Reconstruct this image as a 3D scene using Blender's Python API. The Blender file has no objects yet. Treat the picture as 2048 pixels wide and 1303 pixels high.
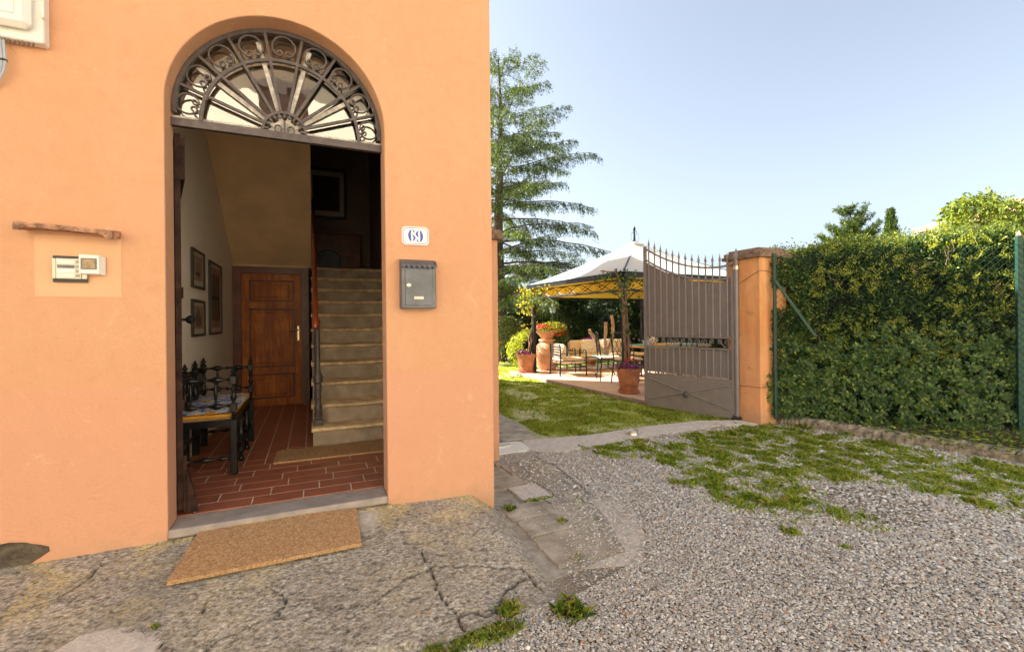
import bpy, bmesh, math, random
import numpy as np
from mathutils import Vector, Matrix, noise as mnoise
random.seed(7); rng = np.random.default_rng(7)
R = math.radians; PI = math.pi
scene = bpy.context.scene
col = scene.collection

# ------------------------------------------------------------------ camera
cd = bpy.data.cameras.new("camera"); cam = bpy.data.objects.new("camera", cd); col.objects.link(cam)
CAM = Vector((0, -3, 1.1)); YAW = R(23.5); ROLL = R(.57)
F_ = Vector((math.sin(YAW), math.cos(YAW), 0)); R0 = Vector((math.cos(YAW), -math.sin(YAW), 0)); Z_ = Vector((0, 0, 1))
Rt = R0*math.cos(ROLL) - Z_*math.sin(ROLL); Up = Z_*math.cos(ROLL) + R0*math.sin(ROLL)
cam.matrix_world = Matrix(((Rt.x, Up.x, -F_.x, CAM.x), (Rt.y, Up.y, -F_.y, CAM.y), (Rt.z, Up.z, -F_.z, CAM.z), (0, 0, 0, 1)))
cd.sensor_width = 36; cd.lens = 36*920/2048; cd.shift_y = -11.5/2048; cd.clip_end = 2000; cd.clip_start = .05
scene.camera = cam
scene.render.resolution_x = 1024; scene.render.resolution_y = 651

# ------------------------------------------------------------------ sky, sun, exposure
SUN_TO = Vector((-.72, .68, .78)).normalized()
world = bpy.data.worlds.new("World"); scene.world = world; world.use_nodes = True
wn = world.node_tree; wn.nodes.clear()
wo = wn.nodes.new("ShaderNodeOutputWorld"); wb = wn.nodes.new("ShaderNodeBackground"); ws = wn.nodes.new("ShaderNodeTexSky")
ws.sky_type = 'NISHITA'; ws.sun_disc = False
ws.sun_elevation = math.asin(SUN_TO.z); ws.sun_rotation = math.atan2(SUN_TO.x, SUN_TO.y)
ws.air_density = 1.0; ws.dust_density = 3.2; ws.ozone_density = 2.2; ws.altitude = 100
wb.inputs[1].default_value = .072
hs = wn.nodes.new('ShaderNodeHueSaturation'); hs.inputs['Saturation'].default_value = .44; hs.inputs['Hue'].default_value = .506; wn.links.new(ws.outputs[0], hs.inputs['Color']); wn.links.new(hs.outputs[0], wb.inputs[0]); wn.links.new(wb.outputs[0], wo.inputs[0])
sl = bpy.data.lights.new("sun", 'SUN'); sl.energy = 5.0; sl.angle = R(.5); sl.color = (1, .93, .82)
so = bpy.data.objects.new("sun", sl); col.objects.link(so); so.rotation_euler = SUN_TO.to_track_quat('Z', 'Y').to_euler(); so.location = (-8, 6, 12)
vs = scene.view_settings; vs.view_transform = 'Standard'; vs.look = 'None'; vs.gamma = 1; vs.exposure = 2.0
try:
    vs.use_white_balance = True; vs.white_balance_temperature = 6050; vs.white_balance_tint = 6
except Exception: pass
scene.render.engine = 'CYCLES'
scene.cycles.sample_clamp_indirect = 0; scene.cycles.max_bounces = 16; scene.cycles.diffuse_bounces = 12; scene.cycles.transparent_max_bounces = 12

# ------------------------------------------------------------------ materials
class NT:
    def __init__(s, name):
        s.m = bpy.data.materials.new(name); s.m.use_nodes = True; s.t = s.m.node_tree; s.t.nodes.clear()
        s.out = s.n("OutputMaterial"); s.tc = None
    def n(s, kind, **kw):
        x = s.t.nodes.new("ShaderNode"+kind)
        for k, v in kw.items(): setattr(x, k, v)
        return x
    def l(s, a, b): s.t.links.new(a, b)
    def coord(s):
        if not s.tc: s.tc = s.n("TexCoord")
        return s.tc.outputs['Object']
    def noise(s, scale, detail=4, rough=.6, vec=None, dist=0):
        x = s.n("TexNoise"); x.inputs['Scale'].default_value = scale; x.inputs['Detail'].default_value = detail
        x.inputs['Roughness'].default_value = rough; x.inputs['Distortion'].default_value = dist
        s.l(vec or s.coord(), x.inputs['Vector']); return x.outputs['Fac']
    def ramp(s, fac, stops, mode='LINEAR'):
        x = s.n("ValToRGB"); cr = x.color_ramp; cr.interpolation = mode
        while len(cr.elements) < len(stops): cr.elements.new(.5)
        for e, (p, c) in zip(cr.elements, stops):
            e.position = p; e.color = (c, c, c, 1) if isinstance(c, (int, float)) else (*c, 1)
        s.l(fac, x.inputs[0]); return x.outputs[0]
    def mix(s, fac, a, b, mode='MIX'):
        x = s.n("Mix", data_type='RGBA', blend_type=mode)
        for sock, v in ((x.inputs[0], fac), (x.inputs[6], a), (x.inputs[7], b)):
            if isinstance(v, (int, float)): sock.default_value = v
            elif isinstance(v, tuple): sock.default_value = (*v, 1)
            else: s.l(v, sock)
        return x.outputs[2]
    def math(s, op, a, b=0):
        x = s.n("Math", operation=op)
        for i, v in enumerate((a, b)):
            if isinstance(v, (int, float)): x.inputs[i].default_value = v
            else: s.l(v, x.inputs[i])
        return x.outputs[0]
    def island(s): return s.n("NewGeometry").outputs['Random Per Island']
    def bsdf(s, color, rough=.6, metal=0, bump=None, bstr=.3, bdist=.01, spec=.5, coat=0):
        b = s.n("BsdfPrincipled")
        for k, v in (('Base Color', color), ('Roughness', rough), ('Metallic', metal), ('Specular IOR Level', spec), ('Coat Weight', coat)):
            if isinstance(v, tuple): b.inputs[k].default_value = (*v, 1)
            elif isinstance(v, (int, float)): b.inputs[k].default_value = v
            else: s.l(v, b.inputs[k])
        if bump is not None:
            x = s.n("Bump"); x.inputs['Strength'].default_value = bstr; x.inputs['Distance'].default_value = bdist
            s.l(bump, x.inputs['Height']); s.l(x.outputs[0], b.inputs['Normal'])
        s.l(b.outputs[0], s.out.inputs[0]); return b

def M_simple(name, c, rough=.6, metal=0, var=.25, scale=20, bstr=.2, bdist=.003, spec=.5, coat=0):
    t = NT(name); n = t.noise(scale, 5)
    dark = tuple(x*(1-var) for x in c); lite = tuple(min(1, x*(1+var)) for x in c)
    cc = t.ramp(n, [(.3, dark), (.7, lite)])
    t.bsdf(cc, rough, metal, t.noise(scale*3, 4), bstr, bdist, spec, coat); return t.m

def M_stucco(name, base, second, patchy=.5, stain=None):
    t = NT(name)
    n1 = t.noise(1.1, 7, .68); n2 = t.noise(11, 7, .72); n3 = t.noise(70, 4, .65)
    c = t.mix(t.ramp(n1, [(.38, 0.), (.62, 1.)]), base, second)
    c = t.mix(t.ramp(n2, [(.50, 0.), (.72, .30)]), c, tuple(x*k for x, k in zip(base, (.86, .76, .68))))
    mp = t.n("Mapping"); mp.inputs['Scale'].default_value = (6, 6, .7); t.l(t.coord(), mp.inputs[0])
    c = t.mix(t.ramp(t.noise(1., 6, .7, mp.outputs[0]), [(.50, 0.), (.75, .20)]), c, tuple(x*k for x, k in zip(second, (1.04, 1.12, 1.2))))
    g = t.n("NewGeometry"); sep = t.n("SeparateXYZ"); t.l(g.outputs['Position'], sep.inputs[0])
    zz = t.math('ADD', sep.outputs['Z'], t.math('MULTIPLY', t.noise(2.5, 3), .03))
    c = t.mix(t.math('MULTIPLY', t.math('LESS_THAN', zz, .79), .55), c, (second[0]*1.0, second[1]*.92, second[2]*1.05))
    sc = t.ramp(t.noise(4.5, 9, .8, dist=1.6), [(.60, 0.), (.66, 1.)]); c = t.mix(t.math('MULTIPLY', sc, .30), c, (.86, .60, .42))
    sp = t.ramp(t.noise(60, 3, .5), [(.72, 0.), (.76, .5)]); c = t.mix(sp, c, (.40, .22, .13))
    dz = t.math('ADD', sep.outputs['Z'], t.math('MULTIPLY', t.noise(9, 6, .75), .30))
    c = t.mix(t.ramp(dz, [(.02, .55), (.17, 0.)]), c, (.46, .31, .19))
    mp2 = t.n("Mapping"); mp2.inputs['Scale'].default_value = (1.2, 1.2, .8); t.l(t.coord(), mp2.inputs[0])
    hl_ = t.n("TexVoronoi", feature='DISTANCE_TO_EDGE'); hl_.inputs['Scale'].default_value = .9
    dn = t.n("TexNoise"); dn.inputs['Scale'].default_value = 3; dn.inputs['Detail'].default_value = 6; t.l(mp2.outputs[0], dn.inputs['Vector'])
    dv = t.mix(.12, mp2.outputs[0], dn.outputs['Color']); t.l(dv, hl_.inputs['Vector'])
    ck = t.math('MULTIPLY', t.ramp(hl_.outputs['Distance'], [(.0, 1.), (.0022, 0.)]), t.ramp(t.noise(.9, 2), [(.52, 0.), (.60, .45)])); c = t.mix(t.math('MULTIPLY', ck, .25), c, (.42, .22, .12))
    if stain:
        st = t.ramp(t.noise(4.2, 7, .75, dist=.6), [(.58, 0.), (.74, 1.)]); c = t.mix(t.math('MULTIPLY', st, .7), c, stain)
        c = t.mix(t.ramp(t.noise(1., 7, .7, mp.outputs[0]), [(.48, 0.), (.66, .5)]), c, tuple(x*.6 for x in base))
    b = t.math('ADD', t.math('MULTIPLY', n3, .35), t.math('ADD', t.math('MULTIPLY', n2, .8), t.math('MULTIPLY', n1, 1.6)))
    t.bsdf(c, .85, 0, b, .75, .016, .2); return t.m

def M_leaf(name, stops, rough=.45, trans=.35, gain=1.5):
    t = NT(name); i = t.island()
    c = t.ramp(i, stops)
    c = t.mix(t.math('MULTIPLY', t.noise(1.3, 3), .35), c, stops[0][1])
    b = t.bsdf(c, rough, spec=.35)
    tr = t.n("BsdfTranslucent"); gm = t.mix(1., c, (gain*1.15, gain, gain*.35), 'MULTIPLY'); t.l(gm, tr.inputs[0])
    mx = t.n("MixShader"); mx.inputs[0].default_value = trans
    t.l(b.outputs[0], mx.inputs[1]); t.l(tr.outputs[0], mx.inputs[2]); t.l(mx.outputs[0], t.out.inputs[0]); return t.m

def M_flower(name, stops): return M_leaf(name, stops, .6, .3, 1.2)

ORANGE = (.69, .365, .205)
M = {}
M['stucco'] = M_stucco("orange_stucco", ORANGE, (.70, .39, .225))
M['stucco2'] = M_stucco("pillar_stucco", (.80, .36, .14), (.84, .45, .2), stain=(.22, .12, .06))
M['patch'] = M_simple("pale_patch", (.76, .44, .255), .85, var=.06, scale=6, bstr=.3)
M['iron'] = M_simple("wrought_iron", (.105, .085, .085), .5, .3, .3, 30, .4)
M['black'] = M_simple("black_metal", (.02, .02, .022), .45, .4, .3, 30)
M['gate'] = M_simple("gate_paint", (.25, .225, .225), .42, .15, .1, 8, .15)
M['capstone'] = M_simple("cap_stone", (.24, .16, .11), .9, 0, .55, 16, .8, .012)
M['greywood'] = M_simple("old_wood", (.045, .024, .018), .8, 0, .6, 12, .9, .01, .15)
M['polymer'] = M_simple("white_plastic", (.82, .80, .76), .35, 0, .04, 6, .05)
M['offwhite'] = M_simple("aged_plastic", (.74, .68, .55), .4, 0, .08, 12, .05)
M['darkplastic'] = M_simple("dark_plastic", (.03, .027, .025), .45, 0, .2, 20)
M['cable'] = M_simple("grey_cable", (.42, .44, .5), .45, 0, .08, 20)
M['ceramic'] = M_simple("glazed_ceramic", (.84, .82, .80), .15, 0, .03, 6, .04, .001, .6, .4)
M['blueglaze'] = M_simple("blue_glaze", (.015, .06, .48), .2, 0, .1, 10, .02, .001, .6)
M['silver'] = M_simple("pale_metal", (.62, .58, .5), .35, .8, .1, 20)
M['brass'] = M_simple("brass", (.6, .5, .3), .3, .9, .1, 20)
M['terracotta'] = M_simple("terracotta", (.50, .20, .10), .85, 0, .3, 8, .5, .006)
M['terrapale'] = M_simple("pale_terracotta", (.66, .36, .2), .85, 0, .28, 5, .5, .006)
M['bark'] = M_simple("bark", (.12, .085, .062), .9, 0, .55, 14, 1., .03)
M['palewood'] = M_simple("peeled_wood", (.48, .33, .22), .85, 0, .45, 9, .8, .015)
M['cream'] = M_simple("cream_cushion", (.76, .60, .42), .9, 0, .08, 5, .3)
M['soil'] = M_simple("soil", (.07, .05, .035), .95, 0, .5, 20, 1., .02)
M['black_wood'] = M_simple("ebonised_wood", (.010, .009, .009), .30, 0, .5, 14, .2, .003, .4, .1)
M['rush'] = M_simple("rush_seat", (.35, .22, .1), .9, 0, .35, 60, .8)
M['mustard'] = M_simple("mustard_cloth", (.75, .36, .03), .85, 0, .12, 10)
M['red_wood'] = M_simple("red_varnish", (.30, .05, .015), .16, 0, .25, 7, .05, .002, .6, .6)
M['green_post'] = M_simple("green_post", (.014, .062, .042), .5, .1, .2, 9)
M['wallwhite'] = M_simple("white_wall", (.74, .72, .68), .85, 0, .06, 3)
M['coir_dark'] = M_simple("dark_coir", (.17, .105, .05), .98, 0, .45, 260, 1., .006)

def M_coir():
    t = NT("coir"); n = t.noise(95, 6, .85); n2 = t.noise(3, 4)
    c = t.ramp(n, [(.38, (.28, .15, .065)), (.5, (.60, .365, .18)), (.62, (.84, .58, .33))])
    c = t.mix(t.math('MULTIPLY', n2, .25), c, (.36, .2, .1)); t.bsdf(c, .98, 0, n, 1., .008, .1); return t.m
M['coir'] = M_coir()

def M_hallwall():
    t = NT("hall_plaster"); n = t.noise(2.2, 6, .7)
    c = t.ramp(n, [(.3, (.82, .76, .66)), (.7, (.88, .83, .75))]); t.bsdf(c, .85, 0, t.noise(30, 5), .3, .006); return t.m
M['hallwall'] = M_hallwall()
M['soffit'] = M_simple("ochre_plaster", (.78, .58, .34), .85, 0, .12, 2.5, .3, .006)

def M_doorwood():
    t = NT("door_wood"); mp = t.n("Mapping"); mp.inputs['Scale'].default_value = (14, 14, 1.6); t.l(t.coord(), mp.inputs[0])
    n = t.noise(1.2, 8, .7, mp.outputs[0], .8); n2 = t.noise(4, 4)
    c = t.ramp(n, [(.25, (.10, .022, .006)), (.5, (.52, .15, .024)), (.75, (.78, .30, .06))])
    c = t.mix(t.ramp(n2, [(.35, 0.), (.6, .6)]), c, (.20, .065, .02)); t.bsdf(c, .42, 0, n, .15, .003, .2, 0); return t.m
M['doorwood'] = M_doorwood()
def M_framewood():
    t = NT("frame_wood"); n = t.noise(6, 6, .7)
    t.bsdf(t.ramp(n, [(.3, (.06, .016, .009)), (.7, (.20, .05, .02))]), .4, 0, n, .2, .004); return t.m
M['framewood'] = M_framewood()

def M_tile():
    t = NT("cotto_tile"); n = t.noise(7, 6, .7); i = t.island()
    a = t.ramp(n, [(.3, (.26, .085, .05)), (.7, (.42, .155, .09))])
    c = t.mix(t.math('MULTIPLY', i, .5), a, (.44, .15, .09)); t.bsdf(c, .38, 0, t.noise(25, 4), .2, .003, .5); return t.m
M['tile'] = M_tile()
M['grout'] = M_simple("pale_grout", (.75, .68, .6), .9, 0, .2, 20)
M['stepgrey'] = M_simple("grey_riser", (.38, .31, .235), .85, 0, .3, 6, .5, .008)
M['stepstone'] = M_simple("worn_sandstone", (.74, .54, .32), .8, 0, .4, 9, .7, .012)
M['thrstone'] = M_simple("grey_stone", (.36, .31, .28), .8, 0, .25, 7, .5, .008)

def M_concrete():
    t = NT("lichen_concrete")
    mp = t.n("Mapping"); mp.inputs['Rotation'].default_value = (0, 0, .3); mp.inputs['Scale'].default_value = (1, 1.5, 1); t.l(t.coord(), mp.inputs[0]); v = mp.outputs[0]
    n1 = t.noise(2.6, 6, .65, v); n2 = t.noise(42, 8, .82, v); n3 = t.noise(130, 4, .75)
    c = t.ramp(n2, [(.39, (.08, .072, .06)), (.46, (.31, .285, .245)), (.54, (.50, .465, .40)), (.62, (.84, .80, .72))])
    c = t.mix(t.ramp(n1, [(.40, .0), (.60, .4)]), c, (.20, .18, .15))
    vo = t.n("TexVoronoi"); vo.inputs['Scale'].default_value = 30; t.l(v, vo.inputs['Vector'])
    agg = t.ramp(vo.outputs['Distance'], [(.14, 1.), (.24, 0.)]); sel = t.ramp(vo.outputs['Color'], [(.66, 0.), (.70, 1.)])
    c = t.mix(t.math('MULTIPLY', agg, sel), c, t.ramp(vo.outputs['Color'], [(.66, (.62, .56, .49)), (.85, (.78, .73, .67)), (.95, (.56, .36, .25))]))
    dk = t.ramp(t.noise(24, 7, .75, v), [(.54, 0.), (.61, .8)]); c = t.mix(dk, c, (.085, .078, .068))
    sep = t.n("SeparateXYZ"); t.l(t.coord(), sep.inputs[0])
    near = t.ramp(t.math('MULTIPLY', sep.outputs['Y'], -1.), [(.0, 1.), (.30, .7), (.62, .22), (1., .12)])
    li = t.ramp(t.noise(60, 8, .8, v), [(.47, 0.), (.55, 1.)]); lm = t.ramp(t.noise(3.1, 5, .65), [(.46, .05), (.56, 1.)])
    c = t.mix(t.math('MULTIPLY', t.math('MULTIPLY', li, lm), near), c, (.74, .60, .22))
    ol = t.ramp(t.noise(48, 4, .6), [(.63, 0.), (.68, .85)]); c = t.mix(ol, c, (.64, .40, .12))
    at = t.n("Attribute", attribute_name="crack"); c = t.mix(at.outputs['Fac'], c, (.04, .036, .028))
    at2 = t.n("Attribute", attribute_name="patch"); c = t.mix(at2.outputs['Fac'], c, t.ramp(n2, [(.38, (.50, .45, .40)), (.62, (.76, .71, .66))]))
    bb = t.math('ADD', n2, t.math('MULTIPLY', n3, .5)); bb = t.math('ADD', bb, t.math('MULTIPLY', agg, .2))
    t.bsdf(c, .93, 0, bb, .7, .007, .2); return t.m
M['concrete'] = M_concrete()

def M_gravelbase(name, cols, sc=95):
    t = NT(name); vo = t.n("TexVoronoi"); vo.inputs['Scale'].default_value = sc; t.l(t.coord(), vo.inputs['Vector'])
    c = t.ramp(vo.outputs['Color'], cols); e = t.ramp(vo.outputs['Distance'], [(.25, 1.), (.62, .0)])
    c = t.mix(t.math('SUBTRACT', 1., e), c, (.27, .235, .18))
    d = t.ramp(t.noise(1.1, 6, .7), [(.50, 0.), (.68, .75)]); c = t.mix(d, c, t.ramp(t.noise(60, 5), [(.3, (.20, .16, .12)), (.7, (.33, .28, .22))]))
    t.bsdf(c, .9, 0, e, 1., .008, .2); return t.m
GR = [(0., (.26, .225, .17)), (.2, (.44, .40, .33)), (.45, (.58, .54, .48)), (.6, (.24, .24, .24)), (.75, (.68, .65, .60)), (.92, (.40, .31, .22)), (1., (.46, .27, .16))]
M['gravel'] = M_gravelbase("gravel_bed", GR)
def M_pebble():
    t = NT("pebble"); i = t.island(); c = t.ramp(i, [(0., (.33, .29, .23)), (.2, (.48, .435, .355)), (.4, (.68, .65, .58)), (.52, (.27, .28, .30)), (.62, (.50, .46, .39)), (.8, (.86, .84, .78)), (.88, (.33, .34, .36)), (.965, (.46, .34, .22)), (1., (.52, .24, .12))])
    t.bsdf(c, .75, 0, t.noise(160, 3), .3, .002, .35); return t.m
M['pebble'] = M_pebble()
def M_lawn():
    t = NT("lawn_soil"); n = t.noise(3.2, 7, .75); n2 = t.noise(40, 5, .7)
    c = t.ramp(n, [(.30, (.66, .58, .46)), (.46, (.52, .50, .30)), (.62, (.42, .50, .17)), (.8, (.50, .53, .2))])
    c = t.mix(t.ramp(n2, [(.55, 0.), (.72, .5)]), c, (.40, .35, .3)); t.bsdf(c, .95, 0, n2, .8, .015, .1); return t.m
M['lawn'] = M_lawn()
def M_flag():
    t = NT("flagstone"); n = t.noise(5, 8, .72); i = t.island()
    c = t.ramp(n, [(.32, (.17, .15, .12)), (.5, (.37, .335, .27)), (.68, (.56, .52, .45))])
    c = t.mix(t.math('MULTIPLY', i, .35), c, (.42, .36, .27)); t.bsdf(c, .8, 0, t.noise(22, 8, .75), .8, .01, .3); return t.m
M['flag'] = M_flag()
M['pathmortar'] = M_simple("path_mortar", (.34, .32, .27), .9, 0, .35, 12, .8, .01)
M['paleconc'] = M_simple("pale_concrete", (.60, .55, .49), .9, 0, .18, 22, .9, .01)
M['kerb'] = M_simple("mossy_kerb", (.30, .255, .185), .95, 0, .7, 15, 1., .02)
M['patiotile'] = M_simple("patio_tile", (.58, .39, .27), .7, 0, .12, 5, .2)
M['patioedge'] = M_simple("patio_edge", (.30, .22, .18), .85, 0, .3, 10, .4)

def M_glass():
    t = NT("old_window_glass"); g = t.n("BsdfGlossy"); g.inputs['Roughness'].default_value = .02
    tr = t.n("BsdfTransparent"); tr.inputs[0].default_value = (.85, .85, .8, 1)
    bp = t.n("Bump"); bp.inputs['Strength'].default_value = .15; bp.inputs['Distance'].default_value = .01; t.l(t.noise(5, 2), bp.inputs['Height']); t.l(bp.outputs[0], g.inputs['Normal'])
    mx = t.n("MixShader"); mx.inputs[0].default_value = .36; t.l(tr.outputs[0], mx.inputs[1]); t.l(g.outputs[0], mx.inputs[2]); t.l(mx.outputs[0], t.out.inputs[0]); return t.m
M['glass'] = M_glass()
def M_canvas():
    t = NT("canopy_canvas"); g = t.n("NewGeometry")
    c = t.mix(g.outputs['Backfacing'], (.72, .76, .74), (.85, .60, .2)); b = t.bsdf(c, .8)
    tr = t.n("BsdfTranslucent"); tr.inputs[0].default_value = (.9, .66, .18, 1)
    mx = t.n("MixShader"); mx.inputs[0].default_value = .35; t.l(b.outputs[0], mx.inputs[1]); t.l(tr.outputs[0], mx.inputs[2]); t.l(mx.outputs[0], t.out.inputs[0]); return t.m
M['canvas'] = M_canvas()
M['yellowcloth'] = M_leaf("yellow_valance", [(0., (.80, .60, .14)), (1., (.84, .66, .18))], .8, .55, 1.1)
def M_floral(name, base, scale, spots):
    t = NT(name); c = base
    prev = None
    for k, (cc, lo, sc) in enumerate(spots):
        mp = t.n("Mapping"); mp.inputs['Location'].default_value = (k*3.1, k*1.7, k*.7); t.l(t.coord(), mp.inputs[0])
        c = t.mix(t.ramp(t.noise(sc*scale, 3, .6, mp.outputs[0], 1.), [(lo, 0.), (lo+.03, 1.)]), c, cc)
    t.bsdf(c, .85); return t.m
M['floral'] = M_floral("floral_cushion", (.80, .74, .66), 1, [((.55, .10, .05), .60, 22), ((.75, .33, .10), .62, 17), ((.16, .22, .08), .64, 30)])
M['lemon'] = M_floral("lemon_cushion", (.85, .87, .9), 1, [((.04, .15, .62), .50, 26), ((.05, .14, .04), .66, 22), ((.85, .45, .01), .57, 9)])
# leaves
M['lf_privet'] = M_leaf("privet_leaf", [(0., (.012, .028, .012)), (.4, (.04, .085, .024)), (.7, (.10, .18, .045)), (.88, (.22, .33, .06)), (1., (.48, .56, .09))], .35, .3)
M['lf_bright'] = M_leaf("young_leaf", [(0., (.20, .26, .035)), (.5, (.40, .45, .055)), (1., (.60, .58, .08))], .45, .45)
M['lf_laurel'] = M_leaf("laurel_leaf", [(0., (.035, .075, .02)), (.5, (.095, .165, .035)), (.85, (.19, .28, .055)), (1., (.38, .44, .07))], .35, .3)
M['lf_conifer'] = M_leaf("conifer_needles", [(0., (.022, .045, .016)), (.5, (.055, .095, .022)), (.85, (.13, .185, .032)), (1., (.34, .38, .055))], .5, .35)
M['lf_dark'] = M_leaf("dark_tree_leaf", [(0., (.012, .024, .008)), (.6, (.03, .055, .014)), (1., (.08, .13, .025))], .45, .25)
M['lf_mid'] = M_leaf("mid_tree_leaf", [(0., (.03, .055, .014)), (.6, (.07, .12, .025)), (1., (.17, .23, .04))], .45, .35)
M['lf_pale'] = M_leaf("pale_bush_leaf", [(0., (.05, .09, .02)), (.5, (.14, .19, .05)), (.8, (.36, .36, .18)), (1., (.62, .56, .40))], .5, .35)
M['lf_vine'] = M_leaf("vine_leaf", [(0., (.16, .22, .03)), (.5, (.38, .38, .04)), (.85, (.6, .45, .04)), (1., (.6, .25, .03))], .5, .45)
M['grass'] = M_leaf("grass_blade", [(0., (.14, .26, .04)), (.3, (.34, .52, .08)), (.62, (.58, .70, .13)), (.80, (.76, .78, .22)), (.92, (.80, .70, .36)), (1., (.62, .48, .30))], .6, .5, 1.25)
M['petunia'] = M_flower("purple_petal", [(0., (.35, .02, .38)), (1., (.62, .08, .55))])
M['redpetal'] = M_flower("red_petal", [(0., (.6, .01, .01)), (1., (.75, .06, .03))])
M['pinkpetal'] = M_flower("pink_petal", [(0., (.75, .08, .16)), (.6, (.75, .2, .12)), (1., (.85, .35, .3))])
M['core'] = M_simple("hedge_core_shade", (.020, .019, .012), 1., 0, .4, 12, .5)  # near-black for the solid cores added inside hedges, stands in for inner shade

# ------------------------------------------------------------------ object helpers
def tag(o, label=None, cat=None, group=None, kind=None):
    if label: o['label'] = label
    if cat: o['category'] = cat
    if group: o['group'] = group
    if kind: o['kind'] = kind
    return o
def thing(name, label, cat, loc=(0, 0, 0), rz=0, group=None):
    o = bpy.data.objects.new(name, None); col.objects.link(o); o.empty_display_size = .1
    o.location = loc; o.rotation_euler = (0, 0, rz); return tag(o, label, cat, group)
def copy_tree(o, parent=None):
    c = o.copy(); col.objects.link(c); c.parent = parent
    for ch in [x for x in bpy.data.objects if x.parent == o]: copy_tree(ch, c)
    return c

class MB:
    def __init__(s): s.v = []; s.f = []; s.mi = []; s.k = 0
    def add(s, vs, fs):
        b = len(s.v); s.v += [tuple(p) for p in vs]; s.f += [tuple(b+i for i in f) for f in fs]; s.mi += [s.k]*len(fs); return s
    def box(s, c, d, rz=0, rx=0, ry=0, ch=0):
        x, y, z = (q/2 for q in d); m = Matrix.Rotation(rz, 3, 'Z') @ Matrix.Rotation(ry, 3, 'Y') @ Matrix.Rotation(rx, 3, 'X'); c = Vector(c)
        if ch:
            ch = min(ch, x*.9, y*.9, z*.9)
            vs = []; 
            for sx in (-1, 1):
                for sy in (-1, 1):
                    for sz in (-1, 1):
                        vs += [Vector((sx*(x-ch), sy*(y-ch), sz*z)), Vector((sx*(x-ch), sy*y, sz*(z-ch))), Vector((sx*x, sy*(y-ch), sz*(z-ch)))]
            bm = bmesh.new(); bv = [bm.verts.new(c + m @ p) for p in vs]; bmesh.ops.convex_hull(bm, input=bv)
            bm.verts.index_update(); vv = [v.co.copy() for v in bm.verts]; ff = [[v.index for v in f.verts] for f in bm.faces]; bm.free(); return s.add(vv, ff)
        vs = [c + m @ Vector((i*x, j*y, k*z)) for i in (-1, 1) for j in (-1, 1) for k in (-1, 1)]
        return s.add(vs, [(0, 1, 3, 2), (4, 6, 7, 5), (0, 4, 5, 1), (2, 3, 7, 6), (0, 2, 6, 4), (1, 5, 7, 3)])
    def bx(s, x0, x1, y0, y1, z0, z1, ch=0): return s.box(((x0+x1)/2, (y0+y1)/2, (z0+z1)/2), (abs(x1-x0), abs(y1-y0), abs(z1-z0)), ch=ch)
    def bar(s, p, q, w, h=None, up=(0, 0, 1)):
        p = Vector(p); q = Vector(q); d = (q-p).normalized(); u = Vector(up)
        if abs(d.dot(u)) > .95: u = Vector((1, 0, 0))
        a = d.cross(u).normalized()*(w/2); b = a.cross(d).normalized()*((h or w)/2)
        vs = [e + i*a + j*b for e in (p, q) for i in (-1, 1) for j in (-1, 1)]
        return s.add(vs, [(0, 1, 3, 2), (4, 6, 7, 5), (0, 4, 5, 1), (2, 3, 7, 6), (0, 2, 6, 4), (1, 5, 7, 3)])
    def tube(s, pts, r, n=8, cap=True):
        pts = [Vector(p) for p in pts]; rs = r if isinstance(r, (list, tuple)) else [r]*len(pts)
        vs = []; up = None
        for i, p in enumerate(pts):
            d = (pts[min(i+1, len(pts)-1)]-pts[max(i-1, 0)]); d = d.normalized() if d.length > 1e-9 else Vector((0, 0, 1))
            if up is None: up = Vector((0, 0, 1)) if abs(d.z) < .9 else Vector((1, 0, 0))
            a = d.cross(up); a = a.normalized() if a.length > 1e-6 else d.orthogonal().normalized(); b = a.cross(d).normalized(); up = b
            vs += [p + (a*math.cos(t)+b*math.sin(t))*rs[i] for t in (2*PI*k/n for k in range(n))]
        fs = [(i*n+k, i*n+(k+1) % n, (i+1)*n+(k+1) % n, (i+1)*n+k) for i in range(len(pts)-1) for k in range(n)]
        if cap: fs += [tuple(range(n)), tuple(range(len(vs)-1, len(vs)-n-1, -1))]
        return s.add(vs, fs)
    def lathe(s, prof, c=(0, 0, 0), n=20, axis=None):
        c = Vector(c); vs = []
        q = Vector((0, 0, 1)).rotation_difference(Vector(axis)) if axis else None
        for r, z in prof:
            for k in range(n):
                p = Vector((r*math.cos(2*PI*k/n), r*math.sin(2*PI*k/n), z)); vs.append(c + (q @ p if q else p))
        fs = [(i*n+k, i*n+(k+1) % n, (i+1)*n+(k+1) % n, (i+1)*n+k) for i in range(len(prof)-1) for k in range(n)]
        fs += [tuple(range(n-1, -1, -1)), tuple(range(len(vs)-n, len(vs)))]
        return s.add(vs, fs)
    def prism(s, poly, z0, z1):
        n = len(poly); vs = [(x, y, z0) for x, y in poly] + [(x, y, z1) for x, y in poly]
        return s.add(vs, [tuple(range(n-1, -1, -1)), tuple(range(n, 2*n))] + [(i, (i+1) % n, n+(i+1) % n, n+i) for i in range(n)])
    def build(s, name, mat, parent=None, smooth=False, loc=None):
        me = bpy.data.meshes.new(name); me.from_pydata(s.v, [], s.f); 
        mats = mat if isinstance(mat, (list, tuple)) else [mat]
        for m in mats: me.materials.append(m)
        if len(mats) > 1: me.polygons.foreach_set('material_index', s.mi)
        bm = bmesh.new(); bm.from_mesh(me); bmesh.ops.recalc_face_normals(bm, faces=bm.faces); bm.to_mesh(me); bm.free()
        if smooth:
            me.polygons.foreach_set('use_smooth', [True]*len(me.polygons))
            try: me.set_sharp_from_angle(angle=R(42))
            except Exception: pass
        me.update(); o = bpy.data.objects.new(name, me); col.objects.link(o)
        if parent: o.parent = parent
        if loc: o.location = loc
        return o

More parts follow.
